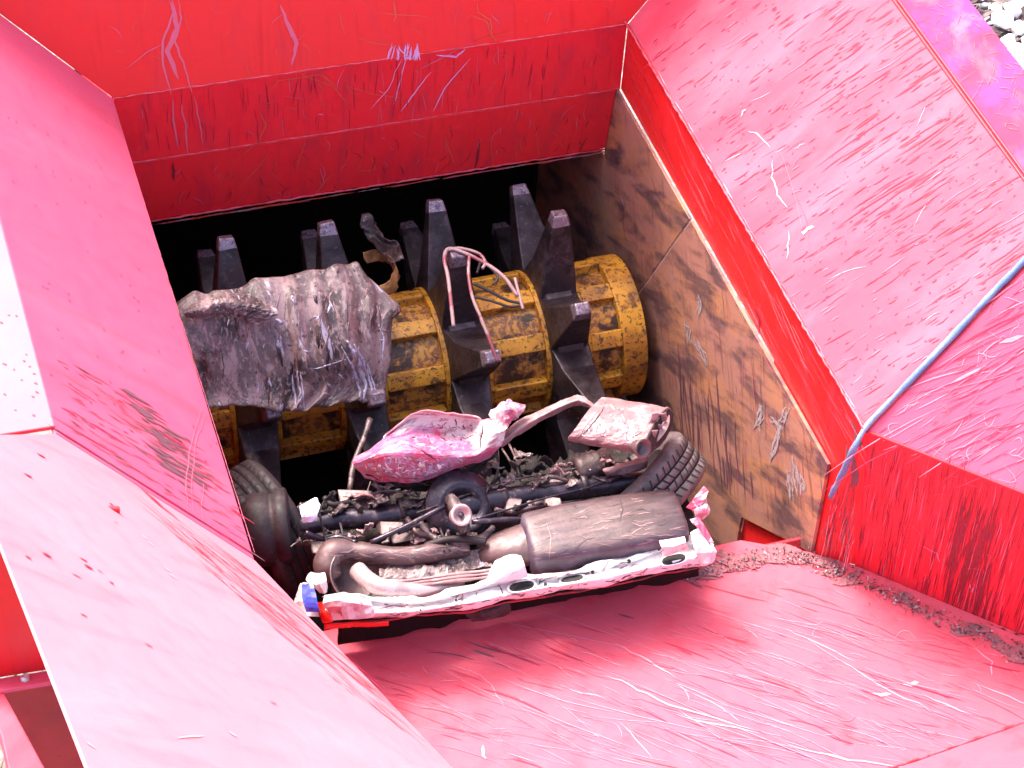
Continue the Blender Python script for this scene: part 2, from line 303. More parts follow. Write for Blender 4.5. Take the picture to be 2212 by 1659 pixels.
def sweep(name, pts, rad, mat, root=None, sub=6, seg=12, cap=True, jit=0, smooth=True, sect=None, up=None):
    """tube along points; rad one number or one per point; sect(angle)->(a,b) for a non-round section"""
    P = catmull([Vector(p) for p in pts], sub) if sub > 1 else [Vector(p) for p in pts]
    if not isinstance(rad, (list, tuple)): rad = [rad]*len(pts)
    R_ = []
    for i in range(len(P)):
        t = i/sub if sub > 1 else i; k = min(int(t), len(rad)-2); R_.append(rad[k]+(rad[k+1]-rad[k])*(t-k))
    V = []; nrm = Vector(up) if up else None
    for i, p in enumerate(P):
        t = (P[min(i+1, len(P)-1)]-P[max(i-1, 0)]).normalized()
        if nrm is None: nrm = Vector((0, 0, 1)) if abs(t.z) < .9 else Vector((1, 0, 0))
        nrm = (nrm - t*nrm.dot(t)).normalized(); b = t.cross(nrm)
        for s in range(seg):
            a = 2*math.pi*s/seg; ca, sa = sect(a) if sect else (math.cos(a), math.sin(a))
            r = R_[i]*(1+random.gauss(0, jit*.6)+jit*7*noise.noise((p+b*(R_[i]*ca)+nrm*(R_[i]*sa))*16)); V.append(p + b*(r*ca) + nrm*(r*sa))
    F = []
    for i in range(len(P)-1):
        for s in range(seg):
            q = (s+1) % seg; F.append([i*seg+s, i*seg+q, (i+1)*seg+q, (i+1)*seg+s])
    if cap: F.append(list(range(seg-1, -1, -1))); F.append(list(range((len(P)-1)*seg, len(P)*seg)))
    o = mesh_obj(name, V, F, mat, smooth=smooth)
    if smooth and cap:
        o.data.polygons[len(F)-1].use_smooth = False; o.data.polygons[len(F)-2].use_smooth = False
    if root: child(o, root)
    return o
def lathe(name, prof, origin, axis, mat, root=None, seg=40, fm=None, mats=None):
    """profile (offset along axis, radius) spun round an axis"""
    ax = Vector(axis).normalized(); e = ax.cross(Vector((0, 0, 1))); e = e.normalized() if e.length > .01 else Vector((1, 0, 0)); g = ax.cross(e)
    o_ = Vector(origin); V = []; F = []; FM = []
    for (a, r) in prof:
        for s in range(seg): t = 2*math.pi*s/seg; V.append(o_ + ax*a + e*(r*math.cos(t)) + g*(r*math.sin(t)))
    for i in range(len(prof)-1):
        for s in range(seg):
            q = (s+1) % seg; F.append([i*seg+s, i*seg+q, (i+1)*seg+q, (i+1)*seg+s]); FM.append(fm[i] if fm else 0)
    o = mesh_obj(name, V, F, mats or mat, FM if fm else None, smooth=True)
    bm = bmesh.new(); bm.from_mesh(o.data); bmesh.ops.recalc_face_normals(bm, faces=bm.faces); bm.to_mesh(o.data); bm.free()
    if root: child(o, root)
    return o
def streaks(o, mats, strokes, lift=.0014):
    """worn marks and painted crease shade draped over a crumpled part: ribbons in its own mesh, following its surface"""
    from mathutils.bvhtree import BVHTree
    me = o.data; tree_ = BVHTree.FromPolygons([v.co for v in me.vertices], [list(p.vertices) for p in me.polygons]); k0 = len(me.materials)
    for m in mats: me.materials.append(M[m])
    bm = bmesh.new(); bm.from_mesh(me); uvl = bm.loops.layers.uv.active
    for pl, wd, mi in strokes:
        pts = []
        for i in range(len(pl)-1):
            n = max(2, int(math.dist(pl[i], pl[i+1])/6))
            pts += [(pl[i][0]+(pl[i+1][0]-pl[i][0])*k/n, pl[i][1]+(pl[i+1][1]-pl[i][1])*k/n) for k in range(n)]
        pts.append(pl[-1]); prev = None; m = len(pts); lf = lift*random.uniform(.7, 1.2)
        for i, (x, y) in enumerate(pts):
            a, b = pts[max(i-1, 0)], pts[min(i+1, m-1)]; tx, ty = b[0]-a[0], b[1]-a[1]; L = math.hypot(tx, ty) or 1
            ww = wd*.5*(.25+.75*math.sin(math.pi*i/max(1, m-1)))*random.uniform(.6, 1.3); jx, jy = random.gauss(0, wd*.12), random.gauss(0, wd*.12); cur = []
            for sg in (-1, 1):
                d = ray(x+jx-ty/L*ww*sg, y+jy+tx/L*ww*sg).normalized(); h = tree_.ray_cast(CP, d)
                cur.append(h[0]-d*lf if h[0] is not None else None)
            if None in cur: prev = None; continue
            cur = [bm.verts.new(c) for c in cur]
            if prev:
                f = bm.faces.new((prev[0], prev[1], cur[1], cur[0])); f.material_index = k0+mi; f.smooth = True
                f.normal_update()
                if f.normal.dot(CP-f.verts[0].co) < 0: f.normal_flip()
            prev = cur
    bm.to_mesh(me); bm.free(); return o
def rnd_strokes(P_, n, ang, da, L, w_, mis):
    out = []
    for (x, y) in scatter(P_, n):
        a = math.radians(ang+random.gauss(0, da)); l = random.uniform(*L)/2; c = random.gauss(0, .15)*l
        out.append(([(x-math.cos(a)*l, y-math.sin(a)*l), (x-math.sin(a)*c, y+math.cos(a)*c), (x+math.cos(a)*l, y+math.sin(a)*l)], random.uniform(*w_), random.choice(mis)))
    return out
def hull_block(name, pts, mat, root=None, bev=.004):
    bm = bmesh.new()
    for p in pts: bm.verts.new(p)
    bmesh.ops.convex_hull(bm, input=bm.verts); me = bpy.data.meshes.new(name); bm.to_mesh(me); bm.free()
    me.materials.append(M[mat]); o = bpy.data.objects.new(name, me); link(o)
    if bev: bevel(o, bev)
    if root: child(o, root)
    return o

# ================================================================== SETTING
G = mesh_obj('ground', [(-60, -60, -3.2), (60, -60, -3.2), (60, 60, -3.2), (-60, 60, -3.2)], [[0, 1, 2, 3]], 'ground'); tag(G, kind='structure')

# ================================================================== HOPPER
HOP = empty('shredder_hopper', (0, -1, -3.2), 'big red painted steel hopper with sloping worn sides around the rotor', 'hopper')
AL, AR = Vector((-1, 0, 0)), Vector((1, 0, 0)); H1, H2, FZ = -.311, -.645, -.74
FL, FR = Vector((-1, -2.30, 0)), onX(1871, 938, 1.0); FR.z = 0; FR.x = 1
# rear side: upper slope, collar, apron over the rotor
mB = 3.8; nB = Vector((0, -mB, 1)).normalized()
foldR = on(1400, 0, nB, 0); foldL = on(0, 30, nB, 0)
dR, dL = (foldR-AR), (foldL-AL)
topR, topL = AR + dR*(1.25/dR.z), AL + dL*(1.25/dL.z)
P = Panel('sloped_plate', [AL, AR, topR, topL], ['red_fresh', 'scr_orange', 'scr_faint', 'scr_violet', 'scr_dark'], root=HOP)
for pl, w_, mi in [([(365, 0), (375, 25), (350, 90), (352, 140), (370, 205)], .012, 2), ([(385, 0), (392, 40), (378, 90), (400, 150), (415, 200)], .010, 2),
                   ([(372, 0), (382, 60), (362, 110), (385, 170)], .030, 2), ([(1030, 0), (1032, 25), (1058, 42), (1062, 75), (1072, 90)], .007, 1), ([(1015, 30), (1052, 48), (1062, 80)], .006, 1),
                   ([(850, 0), (855, 30), (852, 48)], .010, 1), ([(810, 25), (935, 38)], .005, 1), ([(860, 98), (876, 122)], .006, 3), ([(605, 10), (622, 55), (640, 95), (630, 140)], .022, 2),
                   ([(730, 20), (745, 75)], .005, 1), ([(770, 80), (800, 92), (860, 98)], .004, 1), ([(270, 150), (320, 110), (350, 95)], .006, 2)]:
    P.stroke(pl, w_, mi)
for k in range(26):
    x = random.uniform(845, 905); P.stroke([(x, random.uniform(92, 112)), (x-random.uniform(-4, 14), 130)], random.uniform(.004, .010), 3)
for (x, y) in scatter([(240, 0), (1380, 0), (1340, 50), (250, 200)], 34):
    P.dash(P.px(x, y), P.u*random.gauss(0, 1)+P.v, random.uniform(.015, .08), random.uniform(.001, .003), random.choice([1, 1, 2]), .15)
P.build()
P = Panel('collar_plate', [AL, AR, Vector((1, 0, H1)), Vector((-1, 0, H1))], ['red_band', 'scr_orange', 'scr_faint', 'scr_violet', 'scr_dark'], root=HOP)
LNS = [([(880, 108), (868, 160), (850, 225)], .006, 3), ([(930, 155), (895, 200), (865, 240)], .007, 3), ([(1015, 125), (960, 190), (935, 240)], .006, 3), ([(940, 118), (985, 122), (1005, 105)], .012, 3),
       ([(870, 118), (840, 190), (800, 235)], .004, 3), ([(1000, 100), (945, 130), (905, 150)], .008, 2), ([(580, 200), (600, 175), (690, 160), (740, 195)], .006, 1), ([(560, 240), (575, 270), (560, 300), (520, 340)], .007, 1),
       ([(740, 185), (820, 205), (865, 210)], .005, 1), ([(640, 150), (660, 165), (720, 185), (760, 240)], .005, 1), ([(1010, 95), (1060, 78), (1110, 68)], .004, 1), ([(420, 205), (430, 260), (438, 310)], .008, 2),
       ([(372, 210), (375, 260), (385, 320)], .010, 2), ([(390, 215), (400, 270), (405, 330)], .009, 2), ([(615, 230), (640, 235), (650, 222)], .005, 1), ([(700, 165), (705, 190)], .005, 1)]
for pl, w_, mi in LNS: P.stroke(pl, w_, mi)
for (x, y) in scatter([(270, 225), (1330, 75), (1330, 185), (300, 330)], 120):
    P.dash(P.px(x, y), P.v+P.u*random.gauss(0, .08), random.uniform(.03, .16), random.uniform(.001, .003), random.choice([4, 4, 4, 2]), .02)
for (x, y) in scatter([(520, 190), (1120, 100), (1100, 200), (520, 290)], 40):
    P.dash(P.px(x, y), P.v*random.gauss(0, 1)+P.u*random.gauss(0, 1), random.uniform(.02, .10), random.uniform(.001, .0028), random.choice([1, 1, 2, 1, 3]), .15)
P.build()
yb = .045
P = Panel('apron_plate', [Vector((-1, 0, H1-.004)), Vector((.983, 0, H1-.004)), Vector((.983, yb, H2)), Vector((-1, yb, H2))], ['red_band', 'scr_orange', 'scr_faint', 'scr_steel', 'scr_dark'], th=.03, root=HOP)
for pl, w_, mi in [([(585, 325), (545, 375), (520, 400)], .006, 1), ([(660, 300), (648, 340), (640, 370)], .006, 1), ([(690, 360), (700, 395), (680, 420)], .006, 2), ([(785, 330), (770, 370), (812, 365), (800, 330)], .006, 1),
                   ([(960, 295), (972, 330), (985, 360)], .006, 1), ([(1150, 250), (1160, 300), (1165, 350)], .004, 1), ([(375, 350), (376, 390)], .016, 4), ([(1035, 300), (1031, 340), (1026, 366)], .014, 4), ([(1060, 290), (1063, 330), (1066, 362)], .005, 1)]:
    P.stroke(pl, w_, mi)
for (x, y) in scatter([(300, 370), (1330, 210), (1320, 320), (340, 470)], 90):
    P.dash(P.px(x, y), P.v+P.u*random.gauss(0, .5), random.uniform(.02, .10), random.uniform(.001, .004), random.choice([1, 2, 4, 4, 2]), .1)
for k in range(60):
    t = random.random(); P.dash(P.px(335+995*t, 487-160*t-3), P.u+P.v*random.gauss(0, .05), random.uniform(.04, .2), random.uniform(.003, .007), random.choice([3, 2, 1]))
P.build()
def bead(name, a, b, r, mat='weld', n=60, off=(0, 0, 0)):
    pts = [Vector(a).lerp(Vector(b), i/n)+Vector(off)+Vector((random.gauss(0, .001), random.gauss(0, .001), random.gauss(0, .001))) for i in range(n+1)]
    return sweep(name, pts, [r*random.uniform(.7, 1.3) for _ in pts], mat, HOP, sub=1, seg=7)
bead('weld_bead', AL, AR, .0028, n=90); bead('weld_bead', Vector((-1, 0, H1)), Vector((1, 0, H1)), .0028, n=90)
bead('weld_bead', Vector((-1, yb-.004, H2)), Vector((.98, yb-.004, H2)), .004, n=90)
# right side: collar
ZB = -1.6
corn = FR.copy()
WB = onZ(1850, 1221, FZ); WD = Vector((1, -2.14, FZ-.02))
P = Panel('collar_plate', [FR, WB, WD], ['red_fresh', 'scr_light', 'scr_pink', 'scr_grey', 'scr_dark'], root=HOP)
for (x, y) in scatter([(1800, 1060), (1850, 1030), (1838, 1205), (1775, 1180)], 60): P.dash(P.px(x, y), P.v+P.u*random.gauss(0, .05), random.uniform(.04, .2), random.uniform(.001, .004), random.choice([4, 4, 3, 2]), .03)
for pl, w_, mi in [([(1850, 945), (1858, 965)], .03, 3), ([(1846, 985), (1848, 1030), (1850, 1050)], .03, 3), ([(1840, 1000), (1842, 1060)], .012, 3)]: P.stroke(pl, w_, mi)
P.build()
P = Panel('collar_plate', [AR, FR, WD, Vector((1, -1.6, -1.30)), Vector((1, -1.6, H1)), Vector((1, 0, H1))], ['red_fresh', 'scr_light', 'scr_pink', 'scr_grey', 'scr_dark'], root=HOP)
band = [(1350, 70), (1860, 940), (1800, 1000), (1345, 180)]
for (x, y) in scatter(band, 90): P.dash(P.px(x, y), Vector((0, -1, random.gauss(-.12, .07))), random.uniform(.05, .4), random.uniform(.0008, .0026), random.choice([1, 2, 2, 4]), .04)
for (x, y) in scatter([(1770, 1100), (1850, 1100), (1840, 1215), (1765, 1180)], 50): P.dash(P.px(x, y), Vector((0, random.gauss(0, .06), -1)), random.uniform(.04, .2), random.uniform(.001, .004), random.choice([4, 4, 3, 2]), .03)
for pl, w_, mi in [([(1838, 905), (1850, 930), (1848, 960)], .022, 3), ([(1832, 960), (1828, 1000)], .02, 3), ([(1630, 665), (1642, 690), (1640, 720)], .02, 4),
                   ([(1700, 380), (1745, 480), (1752, 560)], .005, 2), ([(1690, 330), (1720, 430), (1735, 500)], .005, 1)]:
    P.stroke(pl, w_, mi)
P.build()
for o_ in ((.0), (-.0155)): bead('weld_bead', AR, FR, .0042, n=120, off=(o_*.6-.002, 0, o_*.0+(.012 if o_ else 0)))
# wear plates
def yz(*q): return [Vector((.984, a, b)) for a, b in q]
WM = ['wear', 'scr_steel', 'scr_dark', 'scr_grey', 'scr_pink']
P = Panel('wear_plate', yz((.045, -.314), (-.815, -.314), (-.13, -1.6), (.82, -1.6), (.82, -.69), (.06, -.69)), WM, th=.012, root=HOP, flow=(0, -.55, -1), facing=(-5, -1, 2))
for (x, y) in scatter([(1335, 220), (1480, 470), (1390, 610), (1320, 420)], 60): P.dash(P.px(x, y), P.v+P.u*random.gauss(0, .06), random.uniform(.03, .2), random.uniform(.001, .003), random.choice([2, 3, 4]), .03)
P.stroke([(1340, 420), (1350, 445)], .015, 1); P.build(.003)
P = Panel('wear_plate', yz((-.826, -.314), (-2.112, -.314), (-2.13, -.739), (-1.61, -1.118), (-1.60, -1.6), (-.14, -1.6)), WM, th=.012, root=HOP, flow=(0, -.55, -1), facing=(-5, -1, 2))
wp = [(1500, 500), (1785, 1010), (1755, 1180), (1610, 1100), (1400, 860), (1400, 640)]
for (x, y) in scatter(wp, 170): P.dash(P.px(x, y), P.v+P.u*random.gauss(0, .06), random.uniform(.03, .25), random.uniform(.001, .0032), random.choice([2, 3, 3, 4]), .03)
for (a, b, c, d) in [(1478, 690, 1490, 740), (1505, 640, 1512, 680), (1500, 730, 1530, 790), (1672, 900, 1690, 930), (1690, 920, 1665, 995), (1712, 990, 1725, 1070), (1700, 1010, 1712, 1085), (1722, 1020, 1740, 1060), (1648, 870, 1640, 930), (1695, 880, 1690, 920)]:
    for k in range(5):
        j = lambda: random.gauss(0, 5)
        P.stroke([(a+j(), b+j()), ((a+c)/2+j(), (b+d)/2+j()), (c+j(), d+j())], random.uniform(.006, .02), 1, .004)
for (x, y) in scatter([(1440, 780), (1560, 850), (1640, 1080), (1480, 980)], 30): P.dash(P.px(x, y), P.v+P.u*random.gauss(0, .08), random.uniform(.1, .3), random.uniform(.004, .014), 3, .05)
for k in range(45):
    t = random.random(); P.dash(P.px(1500+285*t-4, 480+525*t+3), Vector((0, -1, random.gauss(0, .1))), random.uniform(.02, .1), random.uniform(.0015, .005), random.choice([1, 4, 3]))
P.build(.003)
# right slope, its flatter upper panel, and the flared front wing
nR = (FR-AR).cross(dR).normalized(); dRp = nR.dot(AR)
def pxR(x, y): return on(x, y, nR, dRp)
rs = [(1356, 60), (1532, -160), (1818, -160), (2299, 500), (1872, 938)]
P = Panel('sloped_plate', [AR, pxR(1532, -160), pxR(1818, -160), pxR(2299, 500), FR], ['red_worn', 'scr_light', 'scr_red', 'scr_dark', 'scr_pink'], root=HOP)
dirR = (pxR(2050, 500)-pxR(2190, 410)).normalized()
vis = [(1430, 0), (1930, 0), (2212, 380), (2212, 580), (1880, 910), (1400, 100)]
for (x, y) in scatter(vis, 520):
    P.dash(P.px(x, y), dirR+nR.cross(dirR)*random.gauss(0, .05), random.expovariate(1/.035)+.012, random.uniform(.0015, .0045), random.choice([2, 2, 2, 3, 4]), .04)
for (x, y) in scatter([(1720, 20), (1920, 20), (2120, 300), (2212, 420), (2212, 560), (2000, 620), (1850, 420)], 150):
    P.dash(P.px(x, y), dirR+nR.cross(dirR)*random.gauss(0, .04), random.expovariate(1/.06)+.02, random.uniform(.0025, .0055), random.choice([2, 2, 3]), .03)
for (x, y) in scatter(vis, 50): P.dash(P.px(x, y), dirR+nR.cross(dirR)*random.gauss(0, .4), random.expovariate(1/.05)+.02, random.uniform(.001, .0025), random.choice([4, 4, 1]), .05)
for (x, y) in scatter(vis, 260): P.blotch(P.px(x, y), random.uniform(.002, .006), random.uniform(.002, .004), random.random()*3, random.choice([2, 3, 2]), 7)
for pl, w_ in [([(1615, 285), (1640, 290), (1665, 320)], .007), ([(1668, 345), (1668, 385), (1680, 420), (1702, 450)], .008), ([(1705, 500), (1700, 560)], .008), ([(1715, 320), (1740, 310)], .004), ([(1730, 505), (1760, 490)], .02), ([(1600, 250), (1612, 236)], .010), ([(1560, 350), (1610, 330)], .005)]:
    P.stroke(pl, w_, 1, .003)
for k in range(60):
    t = random.random(); P.dash(P.px(1362+500*t+7, 66+855*t-1), (FR-AR).normalized()+P.v*random.gauss(0, .04), random.uniform(.02, .1), random.uniform(.001, .0035), random.choice([1, 4, 4]))
P.build()
f2a, f2b = pxR(1818, -160), pxR(2299, 500); d2 = (f2b-f2a).normalized(); n2 = d2.cross(Vector((1, 0, .75))).normalized(); D2 = n2.dot(f2a)
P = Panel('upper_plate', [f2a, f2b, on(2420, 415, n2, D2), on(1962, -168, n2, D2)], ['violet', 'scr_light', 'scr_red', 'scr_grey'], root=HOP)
for (x, y) in scatter([(1960, 0), (2090, 0), (2212, 150), (2212, 340)], 60): P.dash(P.px(x, y), d2+n2.cross(d2)*random.gauss(0, 1), random.uniform(.02, .06), random.uniform(.001, .003), 3, .1)
P.build()
n2f = n2 if n2.dot(CP-f2a) > 0 else -n2
for k in (-1, 1): sweep('weld_bead', [f2a.lerp(f2b, i/40)+d2.cross(n2f)*(.006*k)+n2f*.001 for i in range(41)], .0045, 'red_band', HOP, sub=1, seg=7)
fl = onZ(2212, 1066, 0); fdir = (fl-FR).normalized(); fe = FR+fdir*1.25
P = Panel('sloped_plate', [FR, f2b, f2b+fdir*1.2, fe], ['red_left', 'scr_soft', 'scr_red', 'scr_faint', 'scr_grey'], root=HOP)
vf = [(1890, 940), (2212, 610), (2212, 1050)]
fd2 = (P.px(2212, 745)-P.px(2050, 830)).normalized()
for (x, y) in scatter(vf, 150): P.dash(P.px(x, y), fd2+P.n.cross(fd2)*random.gauss(0, .12), random.expovariate(1/.1)+.02, random.uniform(.0012, .004), random.choice([1, 3, 3, 2, 2]), .04)
for (x, y) in scatter(vf, 50): P.dash(P.px(x, y), fd2+P.n.cross(fd2)*random.gauss(0, 1.), random.uniform(.02, .07), random.uniform(.001, .003), random.choice([1, 3]), .4)
P.stroke([(2050, 830), (2130, 790)], .014, 1); P.stroke([(2160, 740), (2212, 725)], .02, 1); P.stroke([(2080, 690), (2212, 600)], .008, 3)
P.build()
sweep('weld_bead', [FR.lerp(fe, i/50) for i in range(51)], .006, 'red_band', HOP, sub=1, seg=7)
WE = WB+fdir*1.25
dn_ = (WB-FR)*.05
P = Panel('side_plate', [FR, fe, WE+dn_, WB+dn_], ['red_band', 'scr_soft', 'scr_faint', 'scr_grime', 'scr_dark'], root=HOP)
vf = [(1875, 960), (2212, 1080), (2212, 1370), (1850, 1215)]
for (x, y) in scatter(vf, 420): P.dash(P.px(x, y), P.v+P.u*random.gauss(0, .03), random.uniform(.05, .3), random.uniform(.0008, .003), random.choice([4, 4, 4, 3, 2]), .015)
for (x, y) in scatter([(2060, 1100), (2150, 1120), (2130, 1340), (2040, 1290)], 130): P.dash(P.px(x, y), P.v+P.u*random.gauss(0, .03), random.uniform(.1, .4), random.uniform(.0015, .006), random.choice([4, 3, 3]), .02)
for (x, y) in scatter(vf, 14): P.dash(P.px(x, y), P.v*random.gauss(0, 1)+P.u*random.gauss(0, 1), random.uniform(.03, .10), random.uniform(.001, .003), 2, .2)
P.stroke([(2095, 1260), (2100, 1280), (2112, 1255)], .012, 2); P.stroke([(1985, 1175), (2025, 1195), (2030, 1215)], .01, 2); P.build()
sweep('weld_bead', [FR.lerp(WB, i/30) for i in range(31)], .005, 'red_band', HOP, sub=1, seg=7)
# floor of the feed chute and ramp
lipR = onZ(1600, 1166, FZ); lip2 = onZ(1757, 1193, FZ); wc = WB; fwe = WE
rA, rB = onZ(1930, 1659, FZ), onZ(2212, 1560, FZ); rd = (rB-rA).normalized(); rX0, rX1 = rA-rd*2.2, rB+rd*.5
FM_ = ['floor', 'scr_soft', 'scr_faint', 'scr_grey', 'scr_red', 'scr_dark']
P = Panel('feed_floor', [Vector((-1.3, lipR.y-.02, FZ)), lipR, lip2, wc, fwe, rX1, rX0], FM_, th=.02, root=HOP, flow=(-.83, .55, 0))
vf = [(800, 1450), (1500, 1290), (1760, 1230), (2212, 1430), (2212, 1550), (1930, 1655), (990, 1655)]
sdir = (P.px(2100, 1470)-P.px(1700, 1335)).normalized()
for (x, y) in scatter(vf, 380): P.dash(P.px(x, y), sdir+P.n.cross(sdir)*random.gauss(0, .10), random.expovariate(1/.12)+.02, random.uniform(.0008, .0022), random.choice([1, 2, 2, 2, 4, 4]), .03, 7)
for (x, y) in scatter([(1500, 1350), (1800, 1330), (2150, 1480), (1900, 1640), (1100, 1640), (1200, 1450)], 130): P.dash(P.px(x, y), sdir+P.n.cross(sdir)*random.gauss(0, .16), random.expovariate(1/.16)+.05, random.uniform(.001, .0026), random.choice([1, 1, 2]), .04, 7)
for (x, y) in scatter(vf, 50): P.dash(P.px(x, y), sdir+P.n.cross(sdir)*random.gauss(0, .5), random.uniform(.02, .08), random.uniform(.001, .003), random.choice([1, 2]), .3, 7)
for (x, y) in scatter(vf, 40): P.dash(P.px(x, y), sdir+P.n.cross(sdir)*random.gauss(0, .1), random.uniform(.05, .25), random.uniform(.003, .008), random.choice([3, 4, 4]), .05)
for pl, w_ in [([(1330, 1390), (1400, 1430), (1460, 1465)], .008), ([(1305, 1460), (1380, 1490), (1470, 1530), (1640, 1580)], .010), ([(1210, 1480), (1310, 1510)], .007), ([(1460, 1545), (1640, 1585)], .009), ([(1700, 1360), (1790, 1400), (1850, 1430)], .007), ([(1820, 1430), (1900, 1480), (2010, 1535)], .009),
               ([(1460, 1480), (1560, 1530), (1600, 1560)], .006), ([(2100, 1395), (2140, 1430), (2142, 1460)], .008), ([(2110, 1480), (2240, 1530)], .008), ([(1700, 1610), (1830, 1640), (1960, 1659)], .009), ([(1010, 1440), (1060, 1480), (1090, 1530)], .004), ([(1340, 1560), (1410, 1640)], .006),
               ([(1990, 1500), (2100, 1545)], .008), ([(1250, 1405), (1350, 1440)], .006), ([(1040, 1610), (1050, 1640)], .016), ([(1950, 1480), (1985, 1475)], .022), ([(1880, 1500), (1925, 1500)], .02)]:
    P.stroke(pl, w_, 1, .003)
P.build()
bead('weld_bead', rX0+Vector((0, 0, .001)), rX1+Vector((0, 0, .001)), .005)
rup = Vector((-rd.y, rd.x, 0)); rup = rup if rup.y < 0 else -rup
P = Panel('ramp_plate', [rX0, rX1, rX1+rup*1.6+Vector((0, 0, .5)), rX0+rup*1.6+Vector((0, 0, .5))], FM_, th=.02, root=HOP); P.build()
P = Panel('lip_plate', [Vector((-1.3, lipR.y-.022, FZ-.022)), Vector((1.0, lipR.y-.022, FZ-.022)), Vector((1.0, lipR.y-.1, ZB)), Vector((-1.3, lipR.y-.1, ZB))], ['red_band'], root=HOP, facing=(0, 2, 0)); P.build()
# left side
nL = (FL-AL).cross(dL).normalized(); dLp = nL.dot(AL)
def pxL(x, y): return on(x, y, nL, dLp)
oA, oB = pxL(-60, 245), pxL(120, 937)
P = Panel('sloped_plate', [AL, FL, oB, oA, AL+dL*1.3], ['red_left', 'scr_light', 'scr_red', 'scr_grey', 'scr_pink'], root=HOP)
dirL = (pxL(470, 1000)-pxL(300, 900)).normalized()
for (x, y) in scatter([(270, 840), (330, 880), (440, 1010), (440, 1060), (370, 1040)], 80): P.dash(P.px(x, y), dirL+nL.cross(dirL)*random.gauss(0, .06), random.expovariate(1/.05)+.03, random.uniform(.004, .012), 3, .05)
for (x, y) in scatter([(120, 770), (230, 820), (420, 960), (520, 1110), (530, 1170), (160, 945)], 170): P.dash(P.px(x, y), dirL+nL.cross(dirL)*random.gauss(0, .06), random.expovariate(1/.05)+.02, random.uniform(.002, .005), random.choice([3, 3, 2]), .05)
for (x, y) in scatter([(20, 60), (240, 220), (520, 1100), (130, 900), (0, 400)], 60): P.blotch(P.px(x, y), .005, .003, 1, 2, 7)
for pl, w_ in [([(435, 880), (410, 960), (400, 1050), (405, 1110)], .006), ([(445, 890), (420, 960), (412, 1040), (415, 1110)], .005), ([(440, 1040), (435, 1090), (436, 1130)], .005), ([(225, 275), (245, 292)], .004)]: P.stroke(pl, w_, 4, .002)
for k in range(80):
    t = random.random(); P.dash(P.px(243+312*t-3, 215+990*t), (FL-AL).normalized(), random.uniform(.02, .12), random.uniform(.0015, .004), 4)
for k in range(60):
    t = random.random(); P.dash(P.px(130+420*t, 938+265*t-4), (FL-oB).normalized()+P.u*random.gauss(0, .03), random.uniform(.03, .15), random.uniform(.003, .007), random.choice([3, 2]))
P.build(.006)
FE = onZ(980, 1659, 0); nF = (FE-FL).cross(oB-FL).normalized(); dF = nF.dot(FL)
def pxF(x, y): return on(x, y, nF, dF)
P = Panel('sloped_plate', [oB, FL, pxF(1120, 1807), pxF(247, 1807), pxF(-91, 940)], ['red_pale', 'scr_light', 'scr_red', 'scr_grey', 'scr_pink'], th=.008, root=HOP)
dirF = (pxF(860, 1530)-pxF(400, 1150)).normalized()
for (x, y) in scatter([(320, 1100), (420, 1150), (560, 1240), (800, 1460), (900, 1600), (720, 1470), (480, 1260)], 170): P.dash(P.px(x, y), dirF+nF.cross(dirF)*random.gauss(0, .05), random.expovariate(1/.1)+.03, random.uniform(.002, .005), random.choice([2, 2, 3, 2]), .05, 7)
for (x, y) in scatter([(300, 1050), (380, 1120), (340, 1090)], 14): P.dash(P.px(x, y), dirF, random.uniform(.05, .12), .003, 2, .05)
for pl, w_ in [([(345, 1105), (480, 1200), (700, 1390)], .005), ([(400, 1125), (560, 1250), (680, 1330)], .004), ([(450, 1190), (600, 1290), (780, 1440)], .005), ([(420, 1165), (560, 1270)], .005)]: P.stroke(pl, w_, 2, .002)
for (x, y) in [(88, 985), (60, 1028), (100, 1200), (180, 1210), (190, 1226), (250, 1130), (240, 1090), (215, 1235), (165, 1245), (240, 1260), (180, 1330), (320, 1395), (660, 1395), (60, 1205), (590, 1520)]: P.dash(P.px(x, y), Vector((1, .2, 0)), random.uniform(.015, .04), random.uniform(.005, .012), 2)
for (x, y) in [(310, 1160), (325, 1175), (360, 1230), (372, 1245), (195, 1610), (500, 1585), (230, 1720)]: P.blotch(P.px(x, y), .014, .006, .8, 1)
P.stroke([(380, 1595), (440, 1590)], .007, 1)
P.build(.002)
de = (oB-oA).normalized(); nO = de.cross(Vector((-1, 0, .22))).normalized(); dO = nO.dot(oA)
def pxO(x, y): return on(x, y, nO, dO)
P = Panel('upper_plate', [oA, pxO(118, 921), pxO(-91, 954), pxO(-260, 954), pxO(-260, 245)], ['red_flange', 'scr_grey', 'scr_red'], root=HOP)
for (x, y) in scatter([(0, 640), (40, 640), (110, 915), (0, 925)], 16): P.blotch(P.px(x, y), random.uniform(.003, .009), .004, 1, 1, 8)
P.build(.003)
sweep('weld_bead', [pxO(118, 922).lerp(pxO(-91, 955), i/20) for i in range(21)], .004, 'red_band', HOP, sub=1, seg=7)
